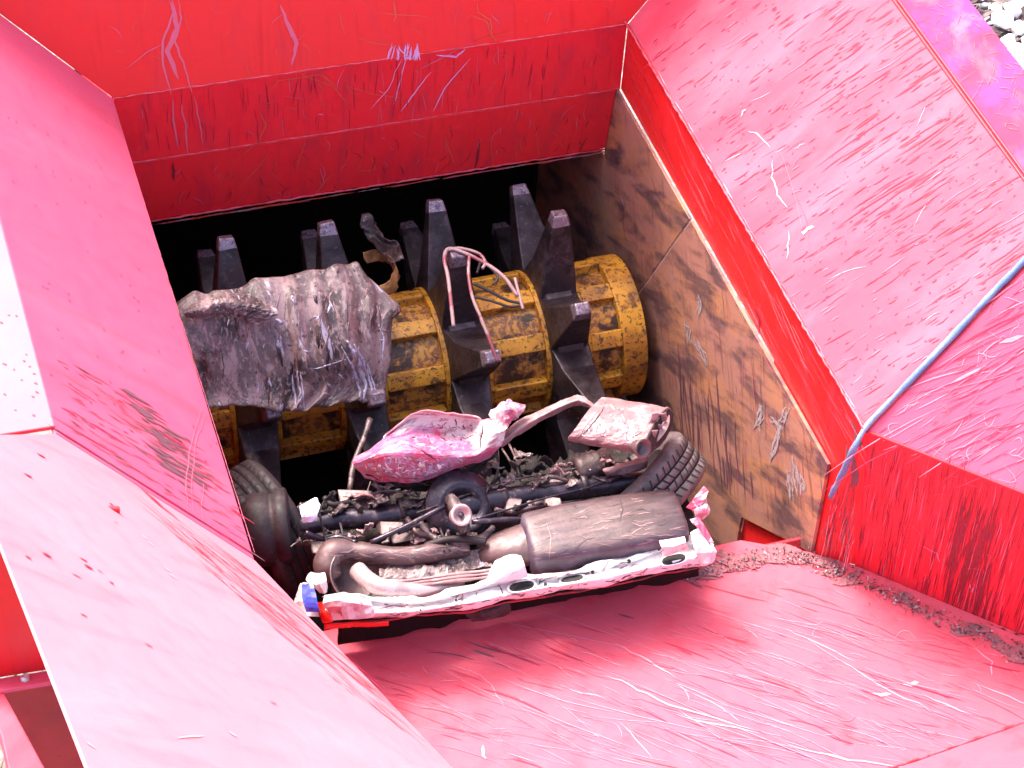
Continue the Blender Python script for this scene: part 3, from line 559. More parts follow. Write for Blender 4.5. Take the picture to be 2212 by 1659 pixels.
# inner faces below the left edges, and the dark pit round the rotor
P = Panel('side_plate', [Vector((-1.002, .8, -.012)), Vector((-1.002, -2.30, -.012)), Vector((-1.002, -2.30, ZB)), Vector((-1.002, .8, ZB))], ['red_band'], root=HOP, facing=(5, 0, 0)); P.build()
P = Panel('side_plate', [FL-Vector((.01, 0, .012)), FE-Vector((.01, 0, .012)), FE+Vector((-.01, 0, FZ)), FL+Vector((-.01, 0, FZ))], ['red_band'], root=HOP, facing=(5, 2, 0)); P.build()
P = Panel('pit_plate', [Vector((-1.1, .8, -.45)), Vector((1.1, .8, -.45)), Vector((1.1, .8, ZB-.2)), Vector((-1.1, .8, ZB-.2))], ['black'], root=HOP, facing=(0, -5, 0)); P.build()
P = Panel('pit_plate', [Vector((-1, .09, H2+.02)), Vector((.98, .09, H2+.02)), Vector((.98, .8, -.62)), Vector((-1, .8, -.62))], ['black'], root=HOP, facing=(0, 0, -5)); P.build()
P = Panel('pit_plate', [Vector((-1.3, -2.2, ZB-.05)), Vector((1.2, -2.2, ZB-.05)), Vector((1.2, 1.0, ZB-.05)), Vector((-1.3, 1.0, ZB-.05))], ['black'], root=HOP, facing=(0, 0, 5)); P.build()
# outer casing below the left edge
q = pxF(20, 1150); YO = max(q.y, pxF(190, 1659).y)+.55
ZO = lambda x, y: onY(x, y, YO)
P = Panel('outer_plate', [ZO(-60, 1100), ZO(260, 1100), ZO(260, 1446-24), ZO(-60, 1474)], ['red_fresh'], root=HOP); P.build()
lA, lB, lC, lD = ZO(-60, 1474), ZO(260, 1422), ZO(260, 1446), ZO(-60, 1502)
for v in (lC, lD): v.y -= .05
lC, lD = onY(260, 1446, YO-.06), onY(-60, 1502, YO-.06)
P = Panel('ledge_plate', [lA, lB, lC, lD], ['red_left'], root=HOP); P.build()
lathe('bolt', [(0, .0), (.012, .009), (.012, .012), (0, .014)], P.px(55, 1468), P.n, 'scr_steel', HOP, 8)
P = Panel('outer_plate', [onY(0, 1498, YO+.05), onY(260, 1452, YO+.05), onY(420, 1800, YO+.05), onY(122, 1800, YO+.05)], ['shaded_red'], root=HOP); P.build()
nb = Vector((.1, .12, .98)).normalized(); db = nb.dot(onY(40, 1600, YO-.25)); sa = [on(x, y, nb, db) for x, y in ((-30, 1424), (0, 1480), (150, 1757), (40, 1757), (3, 1590), (-30, 1500))]
P = Panel('brace_plate', [sa[0], sa[1], sa[2], sa[3], sa[4], sa[5]], ['red_worn'], root=HOP, th=.05); P.build()

# ================================================================== ROTOR
RC = Vector((.93, -.449, -1.17)); RD = .292; RT = .632
ROT = empty('shredder_rotor', (0, RC.y, RC.z), 'yellow drum rotor with dark steel toothed discs under the red apron', 'rotor')
def cyl(X, r, a): return Vector((X, RC.y + r*math.cos(a), RC.z + r*math.sin(a)))
DX = [-.66, -.235, .19, .605]; PH = [20, 62, 15, 44]; NT = 9
V = []; F = []; FM = []
def quadstrip(x0, x1, r, a0, a1, mi, n=6, rin=None):
    b = len(V)
    for i in range(n+1):
        a = a0+(a1-a0)*i/n
        V.append(cyl(x0, r, a)); V.append(cyl(x1, r, a))
    for i in range(n): F.append([b+2*i, b+2*i+1, b+2*i+3, b+2*i+2]); FM.append(mi)
    if rin is not None:                                                     # walls down to the pocket floor
        for (xx, s) in ((x0, 0), (x1, 1)):
            b2 = len(V)
            for i in range(n+1): a = a0+(a1-a0)*i/n; V.append(cyl(xx, rin, a))
            for i in range(n): F.append([b+2*i+s, b+2*i+2+s, b2+i+1, b2+i]); FM.append(mi)
        for i in (0, n):
            b3 = len(V); a = a0+(a1-a0)*i/n; V.append(cyl(x0, rin, a)); V.append(cyl(x1, rin, a)); F.append([b+2*i, b+2*i+1, b3+1, b3]); FM.append(mi)
XS = [-1.0+.07] + [d for d in DX] + [.93]
seg_ = [(XS[0], DX[0])] + [(DX[i], DX[i+1]) for i in range(3)] + [(DX[3], .93)]
core = RD-.038
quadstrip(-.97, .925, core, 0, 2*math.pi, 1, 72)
for gi, (xa, xb) in enumerate(seg_):
    xa += .05; xb -= .05 if gi < 4 else 0
    phs = math.radians(PH[min(gi, 3)]+ (6 if gi < 4 else 14))
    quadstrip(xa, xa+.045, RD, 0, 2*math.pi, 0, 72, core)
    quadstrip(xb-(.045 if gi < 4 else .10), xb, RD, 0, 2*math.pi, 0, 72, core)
    for k in range(NT):
        a = phs+2*math.pi*k/NT; quadstrip(xa+.0452, xb-(.0452 if gi < 4 else .1002), RD-.0006, a, a+math.radians(14), 0, 5, core)
b = len(V); n_ = 72
V += [cyl(.93, RD, 2*math.pi*i/n_) for i in range(n_)]; F.append(list(range(b, b+n_))); FM.append(0)
o = mesh_obj('drum', V, F, ['yellow', 'yellow_pocket'], FM); child(o, ROT)
bm = bmesh.new(); bm.from_mesh(o.data); bmesh.ops.remove_doubles(bm, verts=bm.verts, dist=.0003); bmesh.ops.recalc_face_normals(bm, faces=bm.faces); bm.to_mesh(o.data); bm.free(); bevel(o, .005, 2)
def tooth(X, a, side, disc):
    er = Vector((0, math.cos(a), math.sin(a))); et = Vector((0, -math.sin(a), math.cos(a))); ex = Vector((1, 0, 0))
    c = Vector((X, RC.y, RC.z)); r0 = RD-.02
    L = []
    # base, shoulder, tip: (radius, tangential lead, tangential trail, half width, x shift)
    for (r, ta, tb, hw, sx) in ((r0, -.115, .105, .080, 0), (r0+.10, -.052, .092, .068, side*.006), (RT-.045, .000, .066, .037, side*.016), (RT, .006, .054, .029, side*.017)):
        for (t, s) in ((ta, -1), (ta, 1), (tb, 1), (tb, -1)):
            L.append(c + er*(r+random.gauss(0, .002)) + et*t + ex*(sx + s*hw))
    FF = [[0, 3, 2, 1]]; FMx = [0]
    for k in range(3):
        for i in range(4): j = (i+1) % 4; FF.append([4*k+i, 4*k+j, 4*k+4+j, 4*k+4+i]); FMx.append(1 if (k == 2) else 0)
    FF.append([12, 13, 14, 15]); FMx.append(1)
    o = mesh_obj('tooth', L, FF, ['steel', 'steel_tip'], FMx)
    bm = bmesh.new(); bm.from_mesh(o.data); bmesh.ops.recalc_face_normals(bm, faces=bm.faces); bm.to_mesh(o.data); bm.free(); bevel(o, .007, 2)
    sub(o, disc)
for d in range(4):
    D = lathe('rotor_disc', [(-.062, .05), (-.062, RD+.014), (-.052, RD+.026), (.052, RD+.026), (.062, RD+.014), (.062, .05)], (DX[d], RC.y, RC.z), (1, 0, 0), 'steel', ROT, 72)
    D.data.polygons.foreach_set('use_smooth', [False]*len(D.data.polygons))
    for k in range(NT): tooth(DX[d], math.radians(PH[d]+360*k/NT), 1 if k % 2 else -1, D)
lathe('shaft', [(-.05, 0), (-.05, .12), (.2, .12)], (.93, RC.y, RC.z), (1, 0, 0), 'steel', ROT, 30)

# ================================================================== CRUSHED CAR
ZC = -.47
CAR = empty('crushed_car', (-.1, -2.0, FZ), 'crushed white car rear end lying underside up at the rotor', 'car')
DH = -.06
def z(x, y, h=ZC): return onZ(x, y, h+DH)
# dark body under the running gear, then a shadow sheet below the beam
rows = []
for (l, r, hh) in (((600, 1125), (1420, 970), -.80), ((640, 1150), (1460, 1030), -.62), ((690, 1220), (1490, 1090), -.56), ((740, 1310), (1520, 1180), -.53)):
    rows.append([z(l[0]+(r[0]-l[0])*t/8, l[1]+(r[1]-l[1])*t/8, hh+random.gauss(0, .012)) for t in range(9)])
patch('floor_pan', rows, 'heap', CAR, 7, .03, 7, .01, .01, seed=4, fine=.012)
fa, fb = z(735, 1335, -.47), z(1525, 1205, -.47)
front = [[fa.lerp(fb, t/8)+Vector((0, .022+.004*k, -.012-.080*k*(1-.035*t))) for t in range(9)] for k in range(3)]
patch('shadow_panel', front, 'black', CAR, 6, .016, 6, .012, .014, seed=9)  # black sheet stands in for the shadow band on the floor
# rear valance beam: top strip, face, lower lip
def beampx(t, y0, y1): return None
top = [(700, 1288), (760, 1285), (830, 1290), (910, 1292), (1000, 1272), (1090, 1243), (1180, 1240), (1270, 1224), (1360, 1200), (1440, 1172), (1500, 1160), (1538, 1172)]
mid = [(700, 1310), (765, 1318), (835, 1318), (910, 1316), (1000, 1300), (1090, 1280), (1180, 1266), (1270, 1250), (1360, 1230), (1440, 1210), (1500, 1196), (1545, 1196)]
bot = [(705, 1340), (770, 1338), (840, 1334), (915, 1322), (1000, 1318), (1090, 1297), (1180, 1283), (1270, 1268), (1360, 1250), (1440, 1232), (1500, 1222), (1540, 1212)]
rt = [z(x, y, -.405) for x, y in top]; rm = [z(x, y, -.40) for x, y in mid]; rb = [z(x, y, -.445) for x, y in bot]
rl = [p+Vector((0, .03, -.035)) for p in rb]
def lr(a, b, t, dy, dz): return [p.lerp(q_, t)+Vector((0, dy, dz+random.gauss(0, .003))) for p, q_ in zip(a, b)]
bm_ = patch('rear_beam', [[p+Vector((0, .03, -.03)) for p in rt], rt, lr(rt, rm, .35, -.004, .006), lr(rt, rm, .6, .014, -.012), lr(rm, rb, .1, .012, -.010), lr(rm, rb, .3, -.006, .008), lr(rm, rb, .8, -.006, .004), rb, rl], 'crump_white', CAR, 6, .011, 7, .005, .004, seed=2, fine=.001)
crl = [([(801, 1290), (850, 1294), (931, 1301)], 2.5, 0), ([(805, 1318), (850, 1308), (924, 1318)], 3, 0), ([(1001, 1273), (995, 1315)], 4, 0), ([(1146, 1241), (1184, 1227), (1262, 1216), (1311, 1209), (1349, 1185), (1420, 1174)], 3.5, 1), ([(1254, 1251), (1240, 1223)], 4, 0), ([(1300, 1240), (1320, 1200)], 3, 0), ([(930, 1301), (1000, 1283), (1090, 1262)], 2, 0), ([(1190, 1247), (1250, 1238), (1262, 1228)], 2.5, 0)]  # crease and gap shade of the beam, painted as dark ribbons
crl += [([(742+k*7, 1286), (746+k*7+random.gauss(0, 3), 1310), (752+k*6, 1334)], random.uniform(1.5, 3.5), random.choice([0, 0, 1])) for k in range(7)]
bp = [(800, 1300), (1000, 1275), (1200, 1240), (1420, 1190), (1520, 1165), (1530, 1205), (1300, 1255), (1000, 1310), (810, 1330)]
streaks(bm_, ['st_crease', 'st_dark'], crl+rnd_strokes(bp, 46, -8, 35, (5, 30), (1.2, 3), [0, 0, 1])+rnd_strokes([(850, 1325), (1100, 1290), (1400, 1235), (1500, 1218), (1500, 1226), (1100, 1300), (850, 1334)], 30, -10, 8, (10, 40), (2, 4), [0, 1]), .0014)
rim_ = [p+Vector((0, .006, -.022)) for p in rb]
patch('lip_trim', [rim_, [p+Vector((0, .008, -.014)) for p in rim_]], 'red_trim', CAR, 6, .005, 9, .004, .004, seed=3)
from mathutils.bvhtree import BVHTree
tree = BVHTree.FromPolygons([v.co for v in bm_.data.vertices], [list(p.vertices) for p in bm_.data.polygons])
def slot(cx, cy, a, b, ang):  # hole drawn as a dark inset, its inner shade in the colour
    ring = []
    for i in range(24):
        t = 2*math.pi*i/24; u_, v_ = a*math.copysign(abs(math.cos(t))**.6, math.cos(t)), b*math.sin(t)
        d = ray(cx+u_*math.cos(ang)-v_*math.sin(ang), cy+u_*math.sin(ang)+v_*math.cos(ang)).normalized(); h = tree.ray_cast(CP, d)
        if h[0] is not None: ring.append(h[0]-d*.007)
    if len(ring) < 8: return
    c = sum(ring, Vector())/len(ring); n = len(ring); inn = [c.lerp(p, .82) for p in ring]; nn = -FV
    V_ = [p-nn*.004 for p in ring]+[p+nn*.003 for p in ring]+[p+nn*.003 for p in inn]+[p+nn*.0036 for p in inn]
    F_ = [[r_*n+i, r_*n+(i+1) % n, (r_+1)*n+(i+1) % n, (r_+1)*n+i] for r_ in range(3) for i in range(n)]+[list(range(3*n, 4*n))]
    sub(mesh_obj('slot', V_, F_, ['crump_white', 'groove'], [0]*(2*n)+[1]*(n+1)), bm_)
for s_ in ((1127, 1266, 33, 12, -.18), (1236, 1250, 30, 8, -.2), (1455, 1208, 32, 12, -.22), (745, 1302, 42, 7, -.05), (905, 1318, 6, 6, 0), (1358, 1212, 6, 6, 0), (1178, 1262, 5, 5, 0), (985, 1296, 4, 4, 0), (1280, 1236, 5, 5, 0), (1518, 1188, 7, 17, .1)): slot(*s_)
def flap(name, pxs, h, mat, root=CAR, amp=.008, seed=1, sub=6, th=.005, slope=0.0):
    return patch(name, [[z(x, y, h+dz) for x, y, dz in r] for r in pxs], mat, root, 3, amp*1.1, 14, .003, .003, seed=seed, fine=.002, smooth=False)
flap('torn_flap', [[(1070, 1212, .05), (1098, 1198, .06), (1126, 1200, .06)], [(1058, 1232, .03), (1095, 1228, .045), (1134, 1222, .05)], [(1050, 1256, 0), (1095, 1256, .01), (1140, 1246, .01)]], -.38, 'crump_white', seed=11)
flap('torn_flap', [[(1424, 1168, .04), (1450, 1162, .05), (1478, 1160, .05)], [(1428, 1182, .05), (1455, 1180, .06), (1482, 1172, .06)], [(1430, 1200, 0), (1455, 1196, .01), (1488, 1186, .01)]], -.38, 'crump_white', seed=12)
flap('torn_flap', [[(1490, 1150, 0), (1512, 1140, .03), (1530, 1168, .02)], [(1500, 1185, .03), (1528, 1180, .05), (1547, 1192, .03)], [(1510, 1218, -.03), (1532, 1215, 0), (1542, 1210, -.02)]], -.38, 'crump_white', seed=13)
flap('torn_flap', [[(700, 1285, .04), (730, 1278, .05), (770, 1282, .05), (800, 1290, .04)], [(705, 1300, .05), (735, 1298, .08), (775, 1305, .07), (805, 1308, .05)], [(712, 1322, .0), (740, 1335, .02), (780, 1336, .02), (810, 1326, .02)]], -.40, 'crump_pink', amp=.016, seed=14)
flap('torn_flap', [[(640, 1280, .0), (650, 1262, .02), (672, 1262, .02)], [(634, 1300, 0), (655, 1298, .03), (680, 1300, .02)], [(640, 1322, -.02), (660, 1330, 0), (690, 1332, 0)]], -.44, 'crump_white', seed=15)
flap('torn_flap', [[(660, 1252, .02), (672, 1236, .04), (700, 1240, .03)], [(668, 1262, .03), (690, 1262, .05), (706, 1254, .03)], [(690, 1282, 0), (700, 1282, .01), (708, 1270, 0)]], -.40, 'crump_white', seed=16)
flap('trim_fin', [[(1520, 1048, .10), (1530, 1060, .10)], [(1500, 1075, .08), (1520, 1085, .08)], [(1482, 1096, .05), (1500, 1104, .05)]], -.38, 'red_car', amp=.006, seed=17)
flap('torn_flap', [[(1500, 1090, .05), (1524, 1068, .07), (1534, 1095, .05)], [(1502, 1104, .05), (1520, 1098, .07), (1532, 1106, .05)], [(1505, 1118, .03), (1515, 1120, .03), (1522, 1116, .03)]], -.38, 'crump_pink', amp=.012, seed=18)
flap('trim_fin', [[(1490, 1122, .05), (1508, 1116, .05)], [(1508, 1142, .04), (1526, 1142, .04)], [(1530, 1172, .02), (1542, 1172, .02)]], -.36, 'red_car', amp=.006, seed=19)
flap('plastic_shard', [[(652, 1260, .04), (676, 1258, .05)], [(652, 1290, .05), (684, 1292, .05)], [(662, 1322, .02), (690, 1322, .02)]], -.40, 'blue', amp=.008, seed=20)
flap('torn_flap', [[(1000, 1318, -.0), (1050, 1308, 0), (1100, 1300, 0)], [(1010, 1332, -.03), (1055, 1326, -.02), (1104, 1316, -.03)], [(1020, 1340, -.06), (1060, 1338, -.06), (1100, 1326, -.06)]], -.47, 'rubber_dark', seed=27)
# tail lamp
lp = [z(692, 1322, -.40), z(712, 1318, -.39), z(722, 1346, -.42), z(698, 1350, -.44)]
hull_block('tail_lamp', lp+[p+Vector((.0, .07, -.03)) for p in lp], 'lamp', CAR, .008)
patch('lip_trim', [[z(700+i*28, 1349-i*1.0, -.452) for i in range(6)], [z(700+i*28, 1359-i*1.4, -.475) for i in range(6)]], 'lamp', CAR, 5, .004, 8, .006, .003, seed=21)
# muffler
mA, mBp = z(1134, 1181, -.43), z(1476, 1126, -.41); md = (mBp-mA).normalized()
def sect(a):
    c, s = math.cos(a), math.sin(a); e = .42
    return (math.copysign(abs(c)**e, c)*.98, math.copysign(abs(s)**e, s)*.62)
mp = [mA+md*(t*(mBp-mA).length) for t in (0, .015, .05, .2, .4, .6, .8, .93, .98, 1)]
MU = sweep('muffler', mp, [.075, .100, .112, .118, .120, .122, .118, .112, .10, .06], 'muffler', CAR, 3, 36, jit=.004, sect=sect, up=(0, 0, 1))
streaks(MU, ['st_dark', 'st_pink', 'st_violet'], rnd_strokes([(1150, 1130), (1390, 1070), (1470, 1100), (1470, 1160), (1150, 1220)], 60, -10, 10, (10, 50), (1, 2.5), [0, 1, 1, 1])+[([(1340, 1078), (1345, 1100), (1338, 1130)], 3, 0), ([(1180, 1128), (1190, 1160), (1186, 1210)], 2, 1)], .0014)
cn = sweep('inlet_cone', [z(1040, 1200, -.47), z(1065, 1190, -.45), z(1100, 1184, -.44), z(1150, 1172, -.43)], [.035, .050, .062, .070], 'pipe', CAR, 4, 22, jit=.01, sect=lambda a: (math.cos(a)*1.2, math.sin(a)*.8), up=(0, 0, 1))
sub(cn, MU)
sweep('seam', [p+Vector((0, -.117, -.012)) for p in mp[2:8]], .0045, 'axle', CAR, 3, 6).parent = CAR
# exhaust pipes, spare-wheel pan, cup
sweep('exhaust_pipe', [z(1010, 1186, -.44), z(950, 1193, -.43), z(880, 1200, -.43), z(820, 1200, -.43), z(765, 1192, -.43), z(722, 1196, -.43), z(708, 1222, -.45), z(722, 1252, -.48)], [.026, .030, .031, .032, .036, .046, .046, .036], 'pipe', CAR, 7, 20, jit=.03)
EXO = bpy.context.scene.objects[-1] if False else [o for o in bpy.data.objects if o.name.startswith('exhaust_pipe')][-1]
streaks(EXO, ['st_dark', 'st_pink', 'st_crease'], rnd_strokes([(700, 1185), (820, 1190), (1010, 1172), (1010, 1200), (830, 1218), (705, 1240)], 60, -6, 12, (8, 40), (1, 3.5), [0, 1, 1, 2]), .0014)
sweep('exhaust_pipe', [z(772, 1232, -.42), z(790, 1250, -.41), z(822, 1268, -.41), z(870, 1276, -.43), z(930, 1274, -.45), z(1000, 1262, -.47)], [.030, .030, .030, .027, .022, .016], 'pipe_bright', CAR, 7, 16, jit=.01)
lathe('spring_cup', [(-.05, .085), (.03, .10), (.034, .104), (.03, .096), (-.03, .07), (-.035, 0)], z(775, 1246, -.47), (.1, -.45, .9), 'pipe', CAR, 40)
pan = [[z(820+i*45, 1252-i*8-j*14+ (6 if i in (0, 6) else 0), -.445+.012*math.sin(i*1.1+j)) for i in range(7)] for j in range(-1, 3)]
patch('spare_wheel_pan', pan, 'crump', CAR, 8, .014, 14, .004, .006, seed=6, fine=.006)
for k in range(3): sweep('pan_rib', [z(815+i*45, 1262-i*5.5+7*k-(10 if i == 0 else 0), -.425) for i in range(7)], .006, 'fold', CAR, 6, 7, jit=.1)
# axle with differential
ax = [z(x, y, -.46) for x, y in ((645, 1138), (720, 1124), (800, 1118), (880, 1108), (940, 1100), (1010, 1092), (1080, 1080), (1160, 1068), (1250, 1056), (1340, 1046), (1390, 1040))]
AX = sweep('axle', ax, [.034, .034, .036, .036, .046, .05, .042, .036, .036, .034, .034], 'axle', CAR, 4, 18)
dc = z(995, 1098, -.44)
df = lathe('differential', [(-.06, .0), (-.06, .09), (-.02, .10), (.0, .128), (.012, .128), (.016, .104), (.034, .088), (.036, .066), (.01, .058), (.01, 0)], dc, (.12, -.62, .75), 'axle', CAR, 44)
sub(df, AX)
axn = Vector((.12, -.62, .75)).normalized()
# pinion flange: ring with a hub and an arm
hc = z(995, 1113, -.31)
for prof, mt_, nm in (([(-.03, .03), (.0, .034), (.010, .037), (.012, .028), (.002, .024), (-.004, 0)], 'pipe_bright', 'flange_ring'), ([(-.002, .0), (.006, .010), (.008, .0)], 'axle', 'flange_nut')):
    o = lathe(nm, prof, hc, axn, mt_, CAR, 30); sub(o, AX)
sweep('link_arm', [z(972, 1076, -.35), z(984, 1092, -.345), z(998, 1130, -.345), z(1003, 1152, -.36)], [.020, .026, .026, .018], 'scrap', CAR, 5, 10, jit=.03)
# rods
sweep('tie_rod', [z(800, 1172, -.40), z(870, 1140, -.375), z(960, 1094, -.35)], .0085, 'axle', CAR, 6, 10)
sweep('tie_rod', [z(1020, 1128, -.36), z(1090, 1122, -.38), z(1135, 1122, -.40)], .0085, 'axle', CAR, 4, 10)
sweep('brake_line', [z(1030, 1120, -.36), z(1100, 1100, -.38), z(1170, 1078, -.39), z(1260, 1056, -.41), z(1350, 1030, -.42)], .0035, 'axle', CAR, 6, 7)
sweep('brake_line', [z(900, 1108, -.39), z(1080, 1044, -.41), z(1200, 1020, -.42), z(1330, 998, -.42), z(1370, 1008, -.42)], .0035, 'scrap', CAR, 6, 7)
sweep('brake_line', [z(760, 1082, -.4), z(835, 1060, -.4), z(905, 1072, -.4)], .004, 'scrap', CAR, 6, 7)
for i, (x, y) in enumerate(((868, 1104), (1088, 1076), (1260, 1050))): lathe('axle_clamp', [(-.012, .040), (-.010, .046), (.010, .046), (.012, .040)], z(x, y, -.46), (1, -.06, .0), 'steel', CAR, 20)
HZ = [([(660, 1150), (700, 1165), (735, 1160), (770, 1172)], .009), ([(735, 1130), (742, 1165), (738, 1200)], .005), ([(690, 1110), (700, 1150), (712, 1190)], .004), ([(880, 1120), (900, 1150), (930, 1160), (960, 1175)], .010), ([(920, 1180), (965, 1165), (1010, 1165), (1050, 1172)], .012),
      ([(905, 1125), (935, 1160), (985, 1172), (1040, 1162), (1065, 1140)], .012), ([(860, 1150), (905, 1135), (930, 1150)], .009), ([(950, 1140), (960, 1165), (972, 1190)], .004), ([(935, 1140), (945, 1165), (960, 1192)], .004), ([(1070, 1100), (1110, 1108), (1140, 1098), (1180, 1090)], .007),
      ([(1150, 1060), (1165, 1040), (1190, 1030), (1230, 1040)], .007), ([(1060, 1050), (1075, 1020), (1068, 990)], .006), ([(700, 1075), (720, 1090), (760, 1085), (780, 1100)], .010), ([(1280, 1030), (1310, 1040), (1340, 1028)], .006)]
for pl, r_ in HZ: sweep('hose', [z(x, y, -.41+random.gauss(0, .015)) for x, y in pl], r_, random.choice(['axle', 'rubber_dark', 'rubber_dark', 'scrap', 'pipe']), CAR, 6, 8, jit=.03)
for k in range(4): sweep('suspension_spring', [z(735+34*math.cos(t*1.05)-k, 1163+10*k*.8-7*math.sin(t*1.05), -.46) for t in range(7)], .008, 'axle', CAR, 4, 8)
for (x, y, w_, h_) in ((770, 1078, 36, 20), (815, 1080, 26, 18), (850, 1140, 24, 16), (1108, 1092, 16, 14), (1195, 1085, 18, 10), (1210, 1040, 20, 12), (690, 1180, 18, 12), (870, 1160, 24, 10), (900, 1090, 16, 14)):
    j = lambda a: random.gauss(0, a)
    p4 = [z(x-w_+j(4), y-h_+j(3), -.43), z(x+w_+j(4), y-h_+j(3), -.42), z(x+w_+j(4), y+h_+j(3), -.43), z(x-w_+j(4), y+h_+j(3), -.44)]
    hull_block('bracket', p4+[p+Vector((j(.01), .02, -.04)) for p in p4], random.choice(['scrap', 'axle', 'pipe']), CAR, .004)
# brake drum and tyre on the left
lathe('brake_drum', [(-.12, .10), (-.10, .125), (-.04, .125), (-.035, .118), (-.02, .118), (-.015, .128), (.02, .128), (.025, .12), (.03, .10), (.02, .05), (.02, 0)], z(612, 1137, -.47), (1, -.18, .12), 'rubber_dark', CAR, 40)
flap('plastic_shard', [[(648, 1092, .02), (680, 1074, .03), (692, 1090, .03)], [(650, 1112, .03), (672, 1108, .04), (686, 1112, .03)], [(656, 1128, 0), (672, 1126, .01), (684, 1120, .0)]], -.36, 'blue_white', amp=.008, seed=23)
def tyre(name, c, axis, R_, W, root, rub='rubber'):
    prof = []; fm = []
    hw = W/2
    base = [(-hw*.80, R_*.62), (-hw*1.0, R_*.74), (-hw*1.04, R_*.84), (-hw*.96, R_*.93), (-hw*.80, R_*.985)]
    prof += base; fm += [0]*len(base)
    xs = np.linspace(-.74, .74, 5)
    for k, xx in enumerate(xs):
        g = .035*W/ W
        if k in (1, 2, 3):
            for (dx, rr, mm) in ((-.04, 1.0, 0), (-.034, .97, 1), (.034, .97, 1), (.04, 1.0, 0)): prof.append((hw*(xx+dx), R_*rr*(1-.006*abs(xx)))); fm.append(mm)
        else: prof.append((hw*xx, R_*.995)); fm.append(0)
    base2 = [(-a, r) for a, r in base[::-1]]; prof += base2; fm += [0]*len(base2)
    T = lathe(name, prof, c, axis, None, root, 72, fm, [rub, 'groove'])
    # cross sipes as thin dark grooves standing 1 mm proud of nothing: cut blocks are modelled as shallow ribs
    axv = Vector(axis).normalized(); e = axv.cross(Vector((0, 0, 1))).normalized(); g = axv.cross(e); V = []; F = []
    for k in range(46):
        for (x0, x1, sk) in ((-.72, -.41, .05), (-.33, -.04, -.04), (.04, .33, .04), (.41, .72, -.05)):
            t0 = 2*math.pi*(k+random.uniform(-.1, .1))/46; b = len(V)
            for (xx, tt) in ((x0, t0), (x1, t0+sk), (x1, t0+sk+.03), (x0, t0+.03)):
                V.append(Vector(c)+axv*(hw*xx)+(e*math.cos(tt)+g*math.sin(tt))*(R_*1.0015))
            F.append([b, b+1, b+2, b+3])
    o = mesh_obj('tread_sipes', V, F, 'groove'); sub(o, T)
    lathe('wheel_rim', [(-hw*.8, R_*.63), (-hw*.7, R_*.58), (-hw*.2, R_*.5), (-hw*.1, R_*.2), (-hw*.1, 0)], c, axis, 'steel', root, 40)
    return T
tyre('tyre', z(1385, 1066, -.38)+ray(1385, 1066).normalized()*.25, RV*.68-UV_*.73+FV*.12, .245, .165, CAR)
tyre('tyre', z(578, 1150, -.62), (.93, .30, .18), .25, .17, CAR, 'rubber_dark')
# ================================================================== LOOSE PIECES
r0 = RC
def rp(x, y, r, dz=0):            # point on a cylinder of radius r round the rotor axis, where the sight line meets it (front side)
    d = ray(x, y); a = d.y**2+d.z**2; oy, oz = CP.y-RC.y, CP.z-RC.z; b = 2*(d.y*oy+d.z*oz); c = oy*oy+oz*oz-r*r; D = b*b-4*a*c
    t = (-b-math.sqrt(D))/(2*a) if D > 0 else -b/(2*a)
    return CP+d*t
SH = [[(395, 655), (440, 632), (500, 620), (570, 604), (650, 588), (725, 577), (772, 570), (800, 596)],
      [(400, 690), (450, 668), (520, 655), (590, 650), (660, 640), (735, 630), (800, 634), (866, 664)],
      [(425, 745), (465, 735), (530, 725), (600, 720), (670, 715), (740, 705), (800, 705), (848, 694)],
      [(440, 800), (480, 795), (545, 795), (610, 790), (680, 785), (745, 775), (805, 772), (845, 770)],
      [(450, 850), (490, 850), (550, 848), (615, 845), (685, 845), (745, 832), (800, 828), (836, 825)],
      [(458, 880), (500, 878), (560, 880), (605, 888), (650, 892), (705, 874), (770, 868), (832, 868)]]
RR = [.60, .66, .655, .65, .645, .635]
def lerp_row(r, n): 
    out = []
    for k in range(n):
        t = k/(n-1)*(len(r)-1); i = min(int(t), len(r)-2); f_ = t-i; out.append((r[i][0]*(1-f_)+r[i+1][0]*f_, r[i][1]*(1-f_)+r[i+1][1]*f_))
    return out
nS = Vector((.16, -.76, .63)).normalized(); dS = nS.dot(rp(630, 740, .68))
pleat = [random.gauss(0, 1) for _ in range(22)]; ctrl = []
for j_, r in enumerate(SH):
    row = []
    for i_, (x, y) in enumerate(lerp_row([(q[0]-(16 if k == 0 else 0), q[1]) for k, q in enumerate(r)], 22)):
        amp_ = (.014 if i_ < 12 else .005)*(0 if j_ == 0 else min(1, .25*j_+.2)); row.append(on(x+random.gauss(0, 2.0), y+(0 if 0 < j_ < 5 else random.gauss(0, 4.0)), nS, dS+(-.05, 0, .01, 0, -.01, 0)[j_]+amp_*pleat[i_]+random.gauss(0, .004)+(.03*math.exp(-((i_-15)/3)**2) if j_ in (2, 3) else 0)))
    ctrl.append(row)
o = patch('crumpled_sheet', ctrl, 'crump', None, 5, .006, 9, .004, .003, seed=31, fine=.0015, fs=(1.2, .7, .6))
sp = [(430, 700), (600, 650), (800, 620), (850, 690), (835, 850), (640, 885), (470, 870)]
